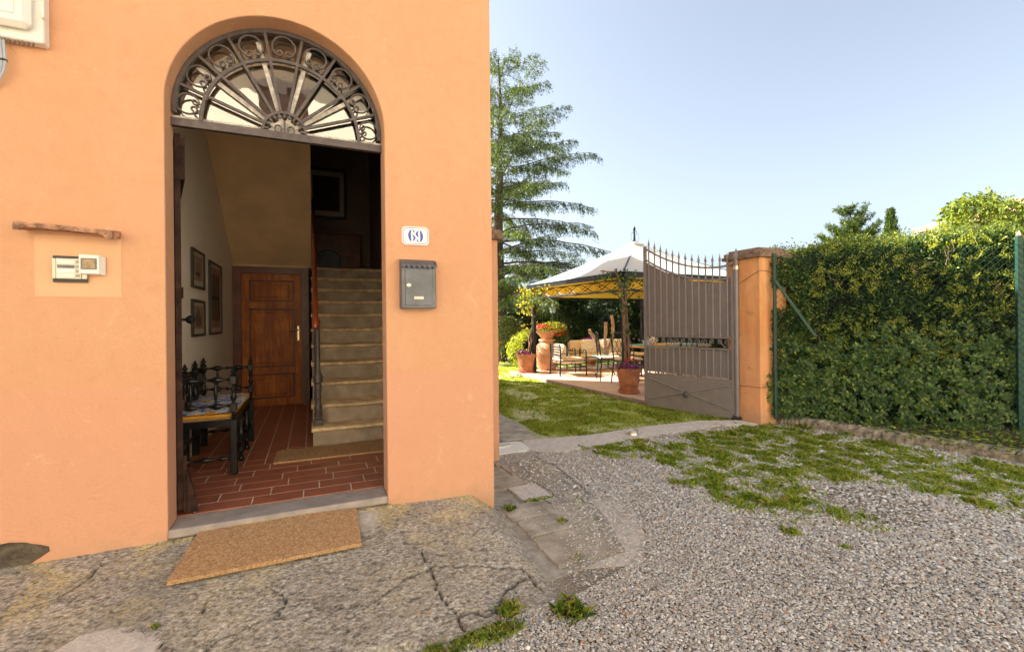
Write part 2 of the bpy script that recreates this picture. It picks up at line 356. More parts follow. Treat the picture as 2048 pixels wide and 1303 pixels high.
def np_mesh(name, V, F, mat, parent=None, smooth=False):
    V = np.asarray(V, dtype=np.float32).reshape(-1, 3); k = F.shape[1]; F = F.reshape(-1)
    me = bpy.data.meshes.new(name); me.vertices.add(len(V)); me.vertices.foreach_set('co', V.reshape(-1))
    me.loops.add(len(F)); me.loops.foreach_set('vertex_index', F.astype(np.int32))
    n = len(F)//k; me.polygons.add(n); me.polygons.foreach_set('loop_start', np.arange(0, n*k, k, dtype=np.int32))
    try: me.polygons.foreach_set('loop_total', np.full(n, k, dtype=np.int32))
    except Exception: pass
    if smooth: me.polygons.foreach_set('use_smooth', np.ones(n, dtype=bool))
    me.materials.append(mat); me.update(calc_edges=True); me.validate(); o = bpy.data.objects.new(name, me); col.objects.link(o)
    if parent: o.parent = parent
    return o
def unit(a): return a/np.maximum(np.linalg.norm(a, axis=-1, keepdims=True), 1e-9)
def leaves(name, P, D, N, L, W, mat, parent=None, fold=.18):
    """P base points, D axis, N normal, L length, W width (arrays)"""
    P = np.asarray(P, float); n = len(P); D = unit(np.asarray(D, float)); S = unit(np.cross(D, N)); Nn = np.cross(S, D)
    L = np.broadcast_to(np.asarray(L, float), (n,))[:, None]; W = np.broadcast_to(np.asarray(W, float), (n,))[:, None]
    V = np.stack([P, P+D*L*.5+S*W*.5+Nn*W*fold, P+D*L-Nn*L*.08, P+D*L*.5-S*W*.5+Nn*W*fold], axis=1)
    F = np.arange(n*4).reshape(n, 4); return np_mesh(name, V, F, mat, parent)
def rdir(n): return unit(rng.normal(size=(n, 3)))
def blades(name, P, H, W, mat, parent=None, lean=.5):
    n = len(P); P = np.asarray(P, float); a = rng.uniform(0, 2*PI, n); d = np.stack([np.cos(a), np.sin(a), np.zeros(n)], 1); s = np.stack([-np.sin(a), np.cos(a), np.zeros(n)], 1)
    H = np.asarray(H)[:, None]; W = np.asarray(W)[:, None]; ln = (rng.uniform(.15, 1., n)*lean)[:, None]; z = np.array([[0, 0, 1.]])
    m = P + z*H*.6 + d*H*ln*.35; t = P + z*H*(1-.35*ln) + d*H*ln
    V = np.stack([P-s*W/2, P+s*W/2, m+s*W*.4, t, m-s*W*.4], 1); F = np.arange(n*5).reshape(n, 5); return np_mesh(name, V, F, mat, parent)
def in_poly(x, y, poly):
    x = np.asarray(x); y = np.asarray(y); ins = np.zeros(x.shape, bool); n = len(poly); j = n-1
    for i in range(n):
        xi, yi = poly[i]; xj, yj = poly[j]; c = ((yi > y) != (yj > y)) & (x < (xj-xi)*(y-yi)/((yj-yi) or 1e-9)+xi); ins ^= c; j = i
    return ins
def nz(x, y, s, o=0): return np.array([mnoise.noise((a*s+o, b*s, o)) for a, b in zip(x, y)])

# ================================================================== SETTING
tag(MB().bx(-300, 300, -300, 300, -1.2, -.30).build('ground', M['lawn']), kind='structure')
tag(MB().bx(-14, 16, 1.25, 26, -.296, -.25).build('lawn', M['lawn']), kind='structure')
gy = MB().bx(-14, 16, -12, 1.32, -.296, -.225).build('gravel_yard', M['gravel']); tag(gy, kind='structure')

# concrete apron in front of the house, with modelled cracks
CR = [[(.542,-.691),(.723,-.722),(.986,-.825)], [(.542,-.691),(.543,-.83),(.532,-.9),(.552,-.974),(.574,-1.049),(.572,-1.139)],
 [(.987,-.847),(1.004,-.957),(1.021,-1.045)], [(.96,-.906),(.833,-.962),(.77,-1.035),(.743,-1.08),(.794,-1.19)],
 [(.575,-1.043),(.627,-1.041),(.705,-1.091),(.743,-1.08)], [(.541,-.698),(.395,-.754),(.224,-.854),(.084,-.815),(-.055,-.809),(-.134,-.807),(-.247,-.816),(-.353,-.87),(-.407,-.892),(-.8,-1.0),(-1.6,-.95)],
 [(-.182,-.59),(-.119,-.685),(-.137,-.8)], [(.172,-.869),(.129,-.925),(.112,-1.003),(.117,-1.1)], [(.224,-.854),(.417,-.882),(.518,-.889)],
 [(-.412,-.564),(-.437,-.581),(-.449,-.716),(-.447,-.804)], [(-.722,-.019),(-.871,-.065),(-.963,-.123),(-.981,-.231),(-1.019,-.324),(-1.2,-.4)],
 [(-1.3,-.5),(-1.22,-.62),(-1.25,-.8)], [(-.556,-.82),(-.56,-.785),(-.624,-.703),(-.72,-.64)], [(.40,-.02),(.47,-.2),(.45,-.42),(.52,-.55),(.542,-.691)]]
CWID = [.0045, .006, .007, .010, .008, .004, .003, .0025, .0025, .0025, .004, .003, .004, .002]
def make_apron():
    x = np.arange(-3.2, 1.2001, .0115); y = np.arange(-1.30, .021, .0115); X, Y = np.meshgrid(x, y)
    wob = nz(x, x*0, 3.1, 4)*.06 + nz(x, x*0, 13, 8)*.015
    front = -1.135 + wob - np.clip(-x-.3, 0, 2)*.12; front = np.where(x > .95, np.maximum(front, -1.12+(x-.95)*.15), front)
    FR = np.broadcast_to(front, X.shape)
    z = -.062 + .115*Y - .028*np.clip((X-.42)/.6, 0, 1)
    ridge = .985 + .05*np.clip(-Y, 0, 1.2); z = z - np.clip((X-ridge)/.16, 0, 1)*np.clip(.115-.04*np.clip(-Y, 0, 1.2), 0, 1)
    n = nz(X.ravel(), Y.ravel(), 2.2).reshape(X.shape)*.007 + nz(X.ravel(), Y.ravel(), 14, 3).reshape(X.shape)*.0016
    z = z + n
    z = np.where(Y < FR, z - np.clip((FR-Y)/.035, 0, 1)*.12, z)
    wx = X + nz(X.ravel(), Y.ravel(), 16, 5).reshape(X.shape)*.016; wy = Y + nz(X.ravel(), Y.ravel(), 16, 9).reshape(X.shape)*.016
    cr = np.zeros_like(X)
    for pl, w in zip(CR, CWID):
        for (ax, ay), (bx_, by) in zip(pl[:-1], pl[1:]):
            dx, dy = bx_-ax, by-ay; t = np.clip(((wx-ax)*dx+(wy-ay)*dy)/(dx*dx+dy*dy), 0, 1); d = np.hypot(wx-ax-t*dx, wy-ay-t*dy)
            cr = np.maximum(cr, np.clip(1.25-d/(w*.9), 0, 1))
    z = z - cr*.018
    ny, nx = X.shape; V = np.stack([X, Y, z], -1).reshape(-1, 3); i = np.arange(ny*nx).reshape(ny, nx)
    F = np.stack([i[:-1, :-1], i[:-1, 1:], i[1:, 1:], i[1:, :-1]], -1).reshape(-1, 4)
    o = np_mesh('pavement', V, F, M['concrete'], None, True)
    pw = in_poly(wx+.0, wy, [(-1.02,-.9),(-.93,-.70),(-.843,-.626),(-.722,-.639),(-.624,-.703),(-.56,-.80),(-.58,-1.3),(-1.1,-1.3)]).astype(float)
    pw2 = np.clip(1-np.hypot((X-.29)/.10, (Y+.13)/.17), 0, .8)
    for nm, a in (('crack', cr), ('patch', np.clip(pw*.9+pw2, 0, 1))):
        at = o.data.attributes.new(nm, 'FLOAT', 'POINT'); at.data.foreach_set('value', a.reshape(-1).astype(np.float32))
    return tag(o, kind='structure')
make_apron()

# flagstone path beside the house corner and through the gateway
pm = MB(); pm.prism([(1.0, -.95), (1.62, -.86), (1.78, -.45), (1.86, -.1), (1.95, .4), (2.02, .85), (2.1, 1.2), (2.3, 1.6), (2.42, 2.2), (2.36, 9), (1.0, 9), (1.0, 1)], -.32, -.216)
tag(pm.build('path_bed', M['pathmortar']), kind='structure')
fl = MB(); random.seed(3)
rows = [(-.86, -.52, 1.62), (-.50, -.27, 1.70), (-.25, -.02, 1.78), (.0, .28, 1.84), (.30, .55, 1.93), (.57, .84, 1.98), (.86, 1.14, 1.95)]
y = 1.62
while y < 8.8: h = random.uniform(.25, .4); rows.append((y, y+h-.02, 2.3+random.uniform(-.06, .12))); y += h
for (ya, yb, xe) in rows:
    x = 1.19
    while x < xe-.08:
        w = min(random.uniform(.26, .5), xe-x)
        if xe-(x+w) < .14: w = xe-x
        if ya > -.1 and yb < .35 and x+w > 1.36 and x < 1.62: x += w; continue
        j = lambda: random.uniform(-.012, .012)
        pts = [(x+j(), ya+j()), (x+w/2, ya+j()), (x+w-.014+j(), ya+j()), (x+w-.014+j(), (ya+yb)/2), (x+w-.014+j(), yb+j()), (x+w/2, yb+j()), (x+j(), yb+j())]
        zt = -.203+random.uniform(-.004, .005); n = len(pts)
        fl.prism(pts, -.23, zt-.004); ctr = (sum(p[0] for p in pts)/n, sum(p[1] for p in pts)/n)
        ins = [(ctr[0]+(p[0]-ctr[0])*.96, ctr[1]+(p[1]-ctr[1])*.96) for p in pts]; b = len(fl.v)
        fl.add([(p[0], p[1], zt-.004) for p in pts]+[(p[0], p[1], zt) for p in ins], [tuple(range(n, 2*n))]+[(i, (i+1) % n, n+(i+1) % n, n+i) for i in range(n)])
        x += w
tag(fl.build('path', M['flag']), kind='structure')
st = MB(); st.prism([(1.97, 1.15), (2.3, 1.0), (3.1, 1.1), (3.69, 1.12), (4.6, 1.16), (4.98, 1.05), (5.03, 1.24), (4.54, 1.45), (3.69, 1.49), (2.87, 1.44), (2.45, 1.5), (2.1, 1.58)], -.30, -.207)
tag(st.build('gateway_strip', M['paleconc']), kind='structure')
dust = MB(); dust.prism([(1.3, -.9), (1.62, -1.0), (1.85, -.75), (2.02, -.45), (2.0, -.2), (1.86, -.1), (1.78, -.45), (1.6, -.8)], -.26, -.2195)
tag(dust.build('sand_patch', M['paleconc']), kind='structure')

# covers, plates and stops on the ground
c = MB().prism([(1.385, .0), (1.615, -.005), (1.61, .285), (1.38, .275)], -.24, -.193); c.prism([(1.49, .12), (1.5, .12), (1.5, .275), (1.49, .275)], -.2, -.191)
tag(c.build('drain_cover', M['paleconc']), 'pale square stone drain cover set in the paving by the house corner', 'drain cover')
pl = MB(); pl.prism([(1.58, 1.12), (1.94, 1.14), (2.0, 1.2), (2.03, 1.44), (1.98, 1.49), (1.58, 1.5)], -.235, -.190); o = thing('metal_plate', 'white metal plate with a rail on the ground by the near gate pillar', 'plate', (0, 0, 0))
pl.build('plate', M['polymer'], o); MB().bar((1.6, 1.33, -.182), (1.86, 1.36, -.182), .035, .016).build('rail', M['silver'], o)
tag(MB().prism([(4.6, 1.34), (4.98, 1.19), (4.985, .97), (4.58, 1.09)], -.22, -.196).build('hinge_plate', M['paleconc']), 'flat pale slab on the ground under the gate hinge', 'slab')
gs = MB(); gs.lathe([(.075, 0), (.07, .02), (.05, .05), (.02, .065), (.002, .067)], (0, 0, 0), 14); gs.box((.04, 0, .03), (.09, .05, .05), ch=.01)
tag(gs.build('gate_stop', M['silver'], None, True, (3.33, 1.26, -.208)), 'small domed metal gate stop on the concrete strip', 'gate stop')
bowl = MB(); bowl.lathe([(.125, -.012), (.10, -.001), (.085, -.0025), (.05, -.006), (.002, -.008)], (1.37, -.62, -.200), 28)
tag(bowl.build('worn_hollow', M['paleconc'], None, True), 'round worn pale hollow in the paving beside the apron', 'hollow')

# pebbles
def pebbles():
    # dense close to the lens, thinning out with distance; skip the paved bits
    n = 640000; x = rng.uniform(-.2, 8.0, n); y = rng.uniform(-2.5, 1.15, n); d = np.hypot(x, y+3)
    keep = rng.random(n) < np.clip(4.2/np.maximum(d, .5)**1.6, 0, 1)
    pave = in_poly(x, y, [(-1, .2), (-1, -1.12), (1.17, -1.09), (1.55, -.98), (1.9, -.7), (1.92, -.1), (2.0, .5), (2.05, 1.2), (1, 1.3)])
    bare = in_poly(x, y, [(3.4, -.55), (3.95, -.85), (4.0, -1.2), (3.5, -1.4), (3.15, -1.15)])
    edge = in_poly(x, y, [(-1, .2), (-1, -1.0), (1.15, -1.05), (1.28, -.75), (1.5, -.45), (1.62, 1.2), (1, 1.3)])
    keep &= (~pave | (~edge & (rng.random(n) < .22)) | (rng.random(n) < .012)) & (~bare | (rng.random(n) < .4)) & (y < 1.12-.0*x) & (x < 5.9)
    x, y, d, onp_ = x[keep], y[keep], d[keep], pave[keep]; keep = ~(onp_ & (x < 1.17)); x, y, d, onp_ = x[keep], y[keep], d[keep], onp_[keep]; n = len(x)
    s = rng.lognormal(math.log(.0047), .26, n)*np.clip(d/2.6, 1., 1.7)
    base = np.array([[1, 0, 0], [.45, .85, .25], [-.5, .8, -.1], [-1, 0, .1], [-.45, -.85, .2], [.5, -.8, -.1], [.1, .05, .75], [-.1, 0, -.6]])
    F0 = np.array([[0,1,6],[1,2,6],[2,3,6],[3,4,6],[4,5,6],[5,0,6]])
    V = base[None]*(1+rng.normal(0, .13, (n, 8, 1))); V[:, :, 0] *= rng.uniform(.9, 1.5, n)[:, None]; V[:, :, 2] *= rng.uniform(.7, 1.1, n)[:, None]
    a = rng.uniform(0, 2*PI, n); ca, sa = np.cos(a)[:, None], np.sin(a)[:, None]; tx = rng.normal(0, .35, n)[:, None]
    Vx = V[:, :, 0]*ca-V[:, :, 1]*sa; Vy = V[:, :, 0]*sa+V[:, :, 1]*ca; Vz = V[:, :, 2]+Vx*tx
    V = np.stack([Vx, Vy, Vz], -1)*s[:, None, None]; V += np.stack([x, y, np.where(onp_, -.199, -.221)+rng.uniform(-.001, .006, n)], -1)[:, None]
    F = F0[None]+(np.arange(n)*8)[:, None, None]
    return tag(np_mesh('gravel', V, F.reshape(-1, 3), M['pebble'], None, True), 'loose pale mixed gravel pebbles covering the forecourt', 'gravel', kind='stuff')
pebbles()

# grass
GP = [(2.55,.93),(2.75,1.02),(3.165,1.07),(3.3,.85),(3.45,.6),(3.75,.8),(4.04,.98),(4.435,1.0),(5.0,.92),(5.3,.75),(5.35,.2),(5.5,-.4),(5.65,-1.1),(5.9,-2.0),(4.6,-1.9),(4.243,-1.5),(4.252,-1.25),(4.19,-.95),(3.975,-.66),(3.471,-.42),(3.3,-.8),(3.209,-1.18),(3.046,-1.1),(2.8,-.8),(2.711,-.437),(2.93,.075),(3.0,.5),(2.6,.75)]
def grass():
    n = 260000; x = rng.uniform(2.3, 6, n); y = rng.uniform(-2.1, 1.1, n); jx = nz(x, y, 3.5, 2)*.22+rng.normal(0, .07, n); jy = nz(x, y, 3.5, 7)*.22+rng.normal(0, .07, n)
    k = in_poly(x+jx, y+jy, GP); q = nz(x, y, 5.5, 1)*.6 + nz(x, y, 16, 5)*.4
    far = np.clip((x-3.9)/1.2, 0, 1)*np.clip((.6-y)/1.0, 0, 1)
    k &= rng.random(n) < np.clip(.86+q*2.2-far*.3, 0.06, 1)
    x1, y1 = x[k], y[k]; d1 = np.full(len(x1), -.224); h1 = rng.uniform(.010, .036, len(x1))*(1+2.2*np.clip(nz(x1, y1, 7, 3), -.2, .8))
    n = 330000; x = rng.uniform(1.9, 5.6, n); y = rng.uniform(1.3, 9.5, n); q = nz(x, y, 1.6, 1)*.6+nz(x, y, 6, 4)*.5
    edge = 2.42+nz(y, y*0, 2.)*.12; k = (x > edge) & ~((x > 4.9-.056*(y-1)) & (y > 2.55) & (y < 7.6)) & (rng.random(n) < np.clip(.62+q*1.8, .06, 1)*np.clip(7.5/np.hypot(x, y+3), .25, 1))
    k &= y > 1.47+nz(x, x*0, 3)*.05
    x2, y2 = x[k], y[k]; d2 = np.full(len(x2), -.252); h2 = rng.uniform(.012, .04, len(x2))*(1+1.8*np.clip(nz(x2, y2, 4, 3), -.2, .8))
    n = 26000; x = rng.uniform(2, 13, n); y = rng.uniform(7.6, 17, n); x3, y3 = x, y; d3 = np.full(n, -.252); h3 = rng.uniform(.03, .07, n)
    X = np.concatenate([x1, x2, x3]); Y = np.concatenate([y1, y2, y3]); Zb = np.concatenate([d1, d2, d3]); H = np.concatenate([h1, h2, h3])
    W = np.concatenate([np.full(len(x1), .0052), np.full(len(x2), .0065), np.full(len(x3), .014)])
    return tag(blades('grass', np.stack([X, Y, Zb], 1), H, W*rng.uniform(.7, 1.4, len(X)), M['grass'], None, 1.1), 'patchy short green and yellowing grass on forecourt and garden lawn', 'grass', kind='stuff')
grass()
def weed(x, y, z, r, h, n, broad=False, label='', mat='grass'):
    t = thing('weed', label, 'weed', (x, y, z), group='weeds in the cracks and gravel')
    k = n; a = rng.uniform(0, 2*PI, k); q = rng.uniform(0, 1, k)**.7*r; P = np.stack([np.cos(a)*q, np.sin(a)*q, np.zeros(k)], 1)
    if broad:
        D = np.stack([np.cos(a), np.sin(a), rng.uniform(.3, 1.3, k)], 1); leaves('leaf_rosette', P*.3, D, np.tile([0, 0, 1.], (k, 1))+rdir(k)*.3, rng.uniform(.5, 1, k)*h, rng.uniform(.012, .02, k), M['lf_laurel'], t)
    blades('blades', P, rng.uniform(.4, 1, k)*h, rng.uniform(.002, .005, k), M[mat], t, 1.3); return t
weed(1.06, -1.20, -.222, .08, .07, 130, True, 'large leafy weed at the near right corner of the concrete apron')
weed(1.24, -.09, -.205, .04, .06, 40, True, 'dandelion-like weed in the joint beside the house corner paving')
weed(1.47, -.395, -.205, .03, .03, 70, label='tiny grass tuft in the paving above the round hollow')
weed(1.32, -.83, -.215, .04, .035, 70, label='small weed where paving meets gravel below the round hollow')
weed(1.5, -.02, -.205, .12, .035, 160, label='strip of low grass along the near edge of the drain cover').scale = (1, .3, 1)
weed(1.74, -.143, -.21, .035, .03, 50, label='small tuft between path slabs right of the drain cover')
weed(2.676, -1.088, -.222, .045, .045, 160, label='isolated tuft of grass in open gravel below the grass patch')
weed(2.666, -.125, -.222, .05, .04, 120, label='low tuft in gravel left of the grass patch')
weed(2.784, -1.342, -.222, .03, .03, 60, label='sprig of grass alone in the gravel nearest the dirt patch')
weed(.66, -1.2, -.215, .16, .04, 500, label='mat of creeping weeds along the front edge of the apron').scale = (1, .35, 1)
weed(.79, -1.12, -.19, .05, .05, 160, label='weeds sprouting from the widest crack of the apron')
weed(-.60, -.68, -.145, .02, .02, 20, True, label='single small sprout beside the pale patch of the apron')
weed(.44, -1.27, -.222, .07, .07, 200, label='grass tuft at the bottom edge of the apron')

# kerb and soil bank under the hedge
bank = MB(); kx = [(5.30, .93), (5.42, .60), (5.50, .15), (5.60, -.30), (5.72, -.75), (5.85, -1.3), (6.1, -2.2)]
kb = MB(); random.seed(11)
sec = [(0, -.06), (.01, .075), (.05, .105), (.13, .11), (.17, .09), (.17, -.06)]; vs = []; NK = 110
for i in range(NK+1):
    t = i/NK*(len(kx)-1); j = min(int(t), len(kx)-2); f = t-j; x = kx[j][0]*(1-f)+kx[j+1][0]*f; y = kx[j][1]*(1-f)+kx[j+1][1]*f
    for a, b in sec: vs.append((x+a+random.uniform(-.01, .01), y+a*.3, -.225+b*(1+.15*mnoise.noise((i*.16, a, 0)))+random.uniform(-.006, .006)))
m = len(sec); kb.add(vs, [(i*m+k, i*m+k+1, (i+1)*m+k+1, (i+1)*m+k) for i in range(NK) for k in range(m-1)])
tag(kb.build('stone_kerb', M['kerb'], None, False), 'mossy weathered stone kerb along the foot of the hedge', 'kerb')
MBk = MB().prism([(5.42, 1.1), (5.55, .60), (5.64, .15), (5.74, -.30), (5.86, -.75), (5.99, -1.3), (6.24, -2.2), (12, -3), (12, 3), (5.42, 3)], -.3, -.145)
tag(MBk.build('soil_bank', M['soil']), kind='structure')

# patio
pd = (-.056, .998); pu = (.998, .056); PO = (4.775, 2.45)
def pat(u, v): return (PO[0]+pu[0]*u+pd[0]*v, PO[1]+pu[1]*u+pd[1]*v)
pb = MB(); pb.prism([pat(0, 0), pat(6, 0), pat(6, 5.1), pat(0, 5.1)], -.3, -.182)
tag(pb.build('patio_base', M['patioedge']), kind='structure')
pt = MB(); random.seed(5)
for i in range(18):
    for k in range(16):
        a0, b0 = i*.333+.004, k*.318+.004; pt.prism([pat(a0, b0), pat(a0+.326, b0), pat(a0+.326, b0+.311), pat(a0, b0+.311)], -.2, -.17)
tag(pt.build('patio_paving', M['patiotile']), kind='structure')

# ================================================================== HOUSE
H = thing('house', 'orange stucco house with an arched open doorway and stairs inside', 'house', (0, 0, 0))
AX, AR, AZ = -.1425, .5745, 2.303
def arch_path(off):
    r = AR+off; p = [(AX-r, -.35)] + [(AX-r, AZ*k/6) for k in range(1, 6)]
    p += [(AX+r*math.cos(PI-PI*k/40), AZ+r*math.sin(PI-PI*k/40)) for k in range(41)]
    p += [(AX+r, AZ*k/6) for k in range(5, 0, -1)] + [(AX+r, -.35)]; return p
def facade():
    m = MB(); XL, XR, TOP, BOT = -10.5, 1.155, 7.0, -.35
    prof = [(.007, 0), (.002, .002), (0, .008), (0, .17)]
    rings = [[(x, y, z) for x, z in arch_path(o)] for o, y in prof]; n = len(rings[0])
    for a, b in zip(rings[:-1], rings[1:]): m.add(a+b, [(i, i+1, n+i+1, n+i) for i in range(n-1)])
    for yy, ring in ((0, rings[0]), (.17, rings[-1])):
        P = [(p[0], p[2]) for p in ring]; left = P[:6]; arc = P[6:47]; right = P[47:]
        L = [(x, yy, z) for x, z in P]
        vs = list(L); idx = {}
        # left panel, right panel
        lx = len(vs); vs += [(XL, yy, P[0][1]), (XL, yy, P[6][1]), (XL, yy, TOP), (XR, yy, P[-1][1]), (XR, yy, P[46][1]), (XR, yy, TOP)]
        fs = [tuple([lx, lx+1]+list(range(6, -1, -1))), tuple([lx+4, lx+3]+list(range(n-1, 45, -1)))]
        tb = len(vs); vs += [(arc[k][0], yy, TOP) for k in range(41)]
        fs += [(6+k, 6+k+1, tb+k+1, tb+k) for k in range(40)]
        fs += [(lx+1, lx+2, tb, 6), (lx+4, 46, tb+40, lx+5)]
        m.add(vs, fs)
    o = m.build('facade_wall', M['stucco'], H, False); return o
facade()
# smoothing the arch reveal only
hw = MB(); hw.bx(1.055, 1.152, .171, 9, -.35, 6.99); hw.bx(-10.5, 1.05, 8.8, 9, -.35, 6.99); hw.bx(-10.5, -10.3, .171, 8.79, -.35, 6.99)
hw.build('side_wall', M['stucco'], H)
rf = MB(); rf.add([(-11, -.5, 6.9), (1.7, -.5, 6.9), (1.7, 9.5, 6.9), (-11, 9.5, 6.9), (-11, -.5, 7.05), (1.7, -.5, 7.05), (1.7, 9.5, 7.05), (-11, 9.5, 7.05), (-8, 4.5, 8.3), (-1.5, 4.5, 8.3)],
  [(0, 1, 2, 3), (0, 1, 5, 4), (1, 2, 6, 5), (2, 3, 7, 6), (3, 0, 4, 7), (4, 5, 9, 8), (5, 6, 9), (6, 7, 8, 9), (7, 4, 8)]); rf.build('roof', M['terracotta'], H)
MB().prism([(-1.244, -.002), (-.905, -.002), (-.905, .01), (-1.244, .01)], 1.24, 1.545).build('plaster_patch', M['patch'], H)
# wall hole at the far left: flat plate, cavity shade painted into its colour
M['rubble_shade'] = M_simple('shaded_rubble', (.13, .10, .07), .95, 0, .6, 14, 1., .03)
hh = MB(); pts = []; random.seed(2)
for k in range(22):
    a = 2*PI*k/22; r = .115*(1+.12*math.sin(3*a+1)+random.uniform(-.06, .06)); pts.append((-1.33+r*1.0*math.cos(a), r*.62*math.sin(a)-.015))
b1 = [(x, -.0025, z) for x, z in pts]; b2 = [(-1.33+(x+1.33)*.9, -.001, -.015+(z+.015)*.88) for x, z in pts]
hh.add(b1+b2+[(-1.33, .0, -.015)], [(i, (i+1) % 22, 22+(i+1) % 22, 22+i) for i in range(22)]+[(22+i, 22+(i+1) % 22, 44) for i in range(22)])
hh.build('broken_plaster_shade', M['rubble_shade'], H)
# threshold stone + rubble course
th = MB(); th.bx(-.7165, .4315, -.012, .20, -.052, -.006, ch=.006); th.build('threshold', M['thrstone'], H)
rb = MB(); random.seed(9)
x = -.735
while x < .45:
    w = random.uniform(.03, .08); rb.box((x+w/2, -.022, -.078+random.uniform(-.006, .004)), (w*1.05, .05+random.uniform(0, .02), .05), rz=random.uniform(-.15, .15), ch=.012); x += w
M['rubble'] = M_simple("lichen_rubble", (.50, .42, .24), .95, 0, .5, 30, 1., .02)
rb.build('rubble_course', M['rubble'], H)

# fanlight: iron grille, painted wood bars, glass
FY = .135
fan = MB(); fan.box(((-.7165+.4315)/2, FY, 2.236), (1.148, .035, .044)).build('fanlight_sill', M['iron'], H)
fg = MB(); FC = (AX, 2.262)
def arcpts(r, cx, cz, a0, a1, n, y=FY): return [(cx+r*math.cos(a0+(a1-a0)*k/n), y, cz+r*math.sin(a0+(a1-a0)*k/n)) for k in range(n+1)]
def ribbon(m, pts, w, d):
    # flat bar following pts in the xz plane: w = width in plane, d = depth in y
    n = len(pts); vs = []
    for i, p in enumerate(pts):
        a = Vector(pts[max(i-1, 0)]); b = Vector(pts[min(i+1, n-1)]); t = (b-a).normalized(); s = Vector((t.z, 0, -t.x))*(w/2); p = Vector(p)
        vs += [p+s+Vector((0, -d/2, 0)), p+s+Vector((0, d/2, 0)), p-s+Vector((0, d/2, 0)), p-s+Vector((0, -d/2, 0))]
    m.add(vs, [(i*4+k, i*4+(k+1) % 4, i*4+4+(k+1) % 4, i*4+4+k) for i in range(n-1) for k in range(4)]+[(0, 1, 2, 3), (4*n-1, 4*n-2, 4*n-3, 4*n-4)])
ribbon(fg, arcpts(.560, AX, AZ, -.02, PI+.02, 48), .022, .03); ribbon(fg, arcpts(.432, *FC, 0, PI, 44), .017, .022); ribbon(fg, arcpts(.118, *FC, 0, PI, 24), .015, .024)
for k in range(1, 9):
    a = PI*k/9; ca, sa = math.cos(a), math.sin(a)
    # reach the outer arch
    ro = .56 + (AZ-FC[1])*sa*.95
    ribbon(fg, [(FC[0]+.112*ca, FY, FC[1]+.112*sa), (FC[0]+ro*ca, FY, FC[1]+ro*sa)], .015, .020)
for k in range(11):
    a = PI*(k+.5)/11; ca, sa = math.cos(a), math.sin(a); ribbon(fg, [(FC[0]+.088*ca, FY, FC[1]+.088*sa), (FC[0]+.115*ca, FY, FC[1]+.115*sa)], .011, .016)
fg.build('fanlight_bars', M['iron'], H)
def scroll(m, cx, cz, r, ang, w=.0075, d=.014, side=1):
    pts = []
    for k in range(0, 61):
        u = k/60; 
        th_ = R(28)+(2*PI-R(56))*u; pts.append((r*math.cos(th_), r*math.sin(th_)))
    # curled ends bend inward to the centre of the ring
    def curl(p0, sgn):
        out = []; c0 = (p0[0]-.019, abs(p0[1])-.004)
        for q in range(1, 17):
            a = q/16; t = R(12)-a*R(300); rr = .0195*(1-a*.62); out.append((c0[0]+rr*math.cos(t), sgn*(c0[1]+rr*math.sin(t))))
        return out
    full = curl(pts[0], 1)[::-1]+pts+curl(pts[-1], -1)
    ca, sa = math.cos(ang), math.sin(ang)
    ribbon(m, [(cx+px*ca-pz*sa, FY-.002, cz+px*sa+pz*ca) for px, pz in full], w, d)
for k in range(9):
    a = PI*(k+.5)/9; rr = (.432+.56+(AZ-FC[1])*math.sin(a))/2+.001; sm = MB(); scroll(sm, FC[0]+rr*math.cos(a), FC[1]+rr*math.sin(a), .055+.008*math.sin(a), a+PI)
    sm.build('fanlight_scroll', M['iron'], H)
fl_ = MB(); ribbon(fl_, [(FC[0], FY-.004, FC[1]-.01), (FC[0], FY-.004, FC[1]+.07)], .011, .014)
for s in (-1, 1):
    ribbon(fl_, [(FC[0]+s*(.032+.026*math.cos(R(-100)+a*R(330)/16)*(1-.03*a)), FY-.004, FC[1]+.018+.026*math.sin(R(-100)+a*R(330)/16)*(1-.03*a)) for a in range(17)], .007, .014)
fl_.build('fanlight_lily', M['iron'], H)
M['oldpaint'] = M_simple("flaking_white_paint", (.55, .50, .46), .8, 0, .4, 30, .6)
wb_ = MB()
for a in (R(35), R(75), R(105), R(145)):
    wb_.bar((FC[0]+.06*math.cos(a), .163, FC[1]+.06*math.sin(a)), (FC[0]+.55*math.cos(a), .163, FC[1]+.55*math.sin(a)), .024, .018, up=(0, 1, 0))
wb_.bx(-.714, .429, .154, .172, 2.258, 2.282); hub = [(FC[0]+.08*math.cos(PI*k/16), .158, FC[1]+.08*math.sin(PI*k/16)) for k in range(17)]
wb_.add(hub+[(FC[0], .158, FC[1])], [(i, i+1, 17) for i in range(16)])
wb_.build('fanlight_muntin', M['oldpaint'], H)
gl = MB(); gp = [(x, .176, z) for x, z in [(AX+.573*math.cos(PI*k/32), AZ+.573*math.sin(PI*k/32)) for k in range(33)]]
gl.add(gp+[(AX-.573, .176, 2.25), (AX+.573, .176, 2.25)], [tuple(range(35))]); gl.build('fanlight_glass', M['glass'], H)

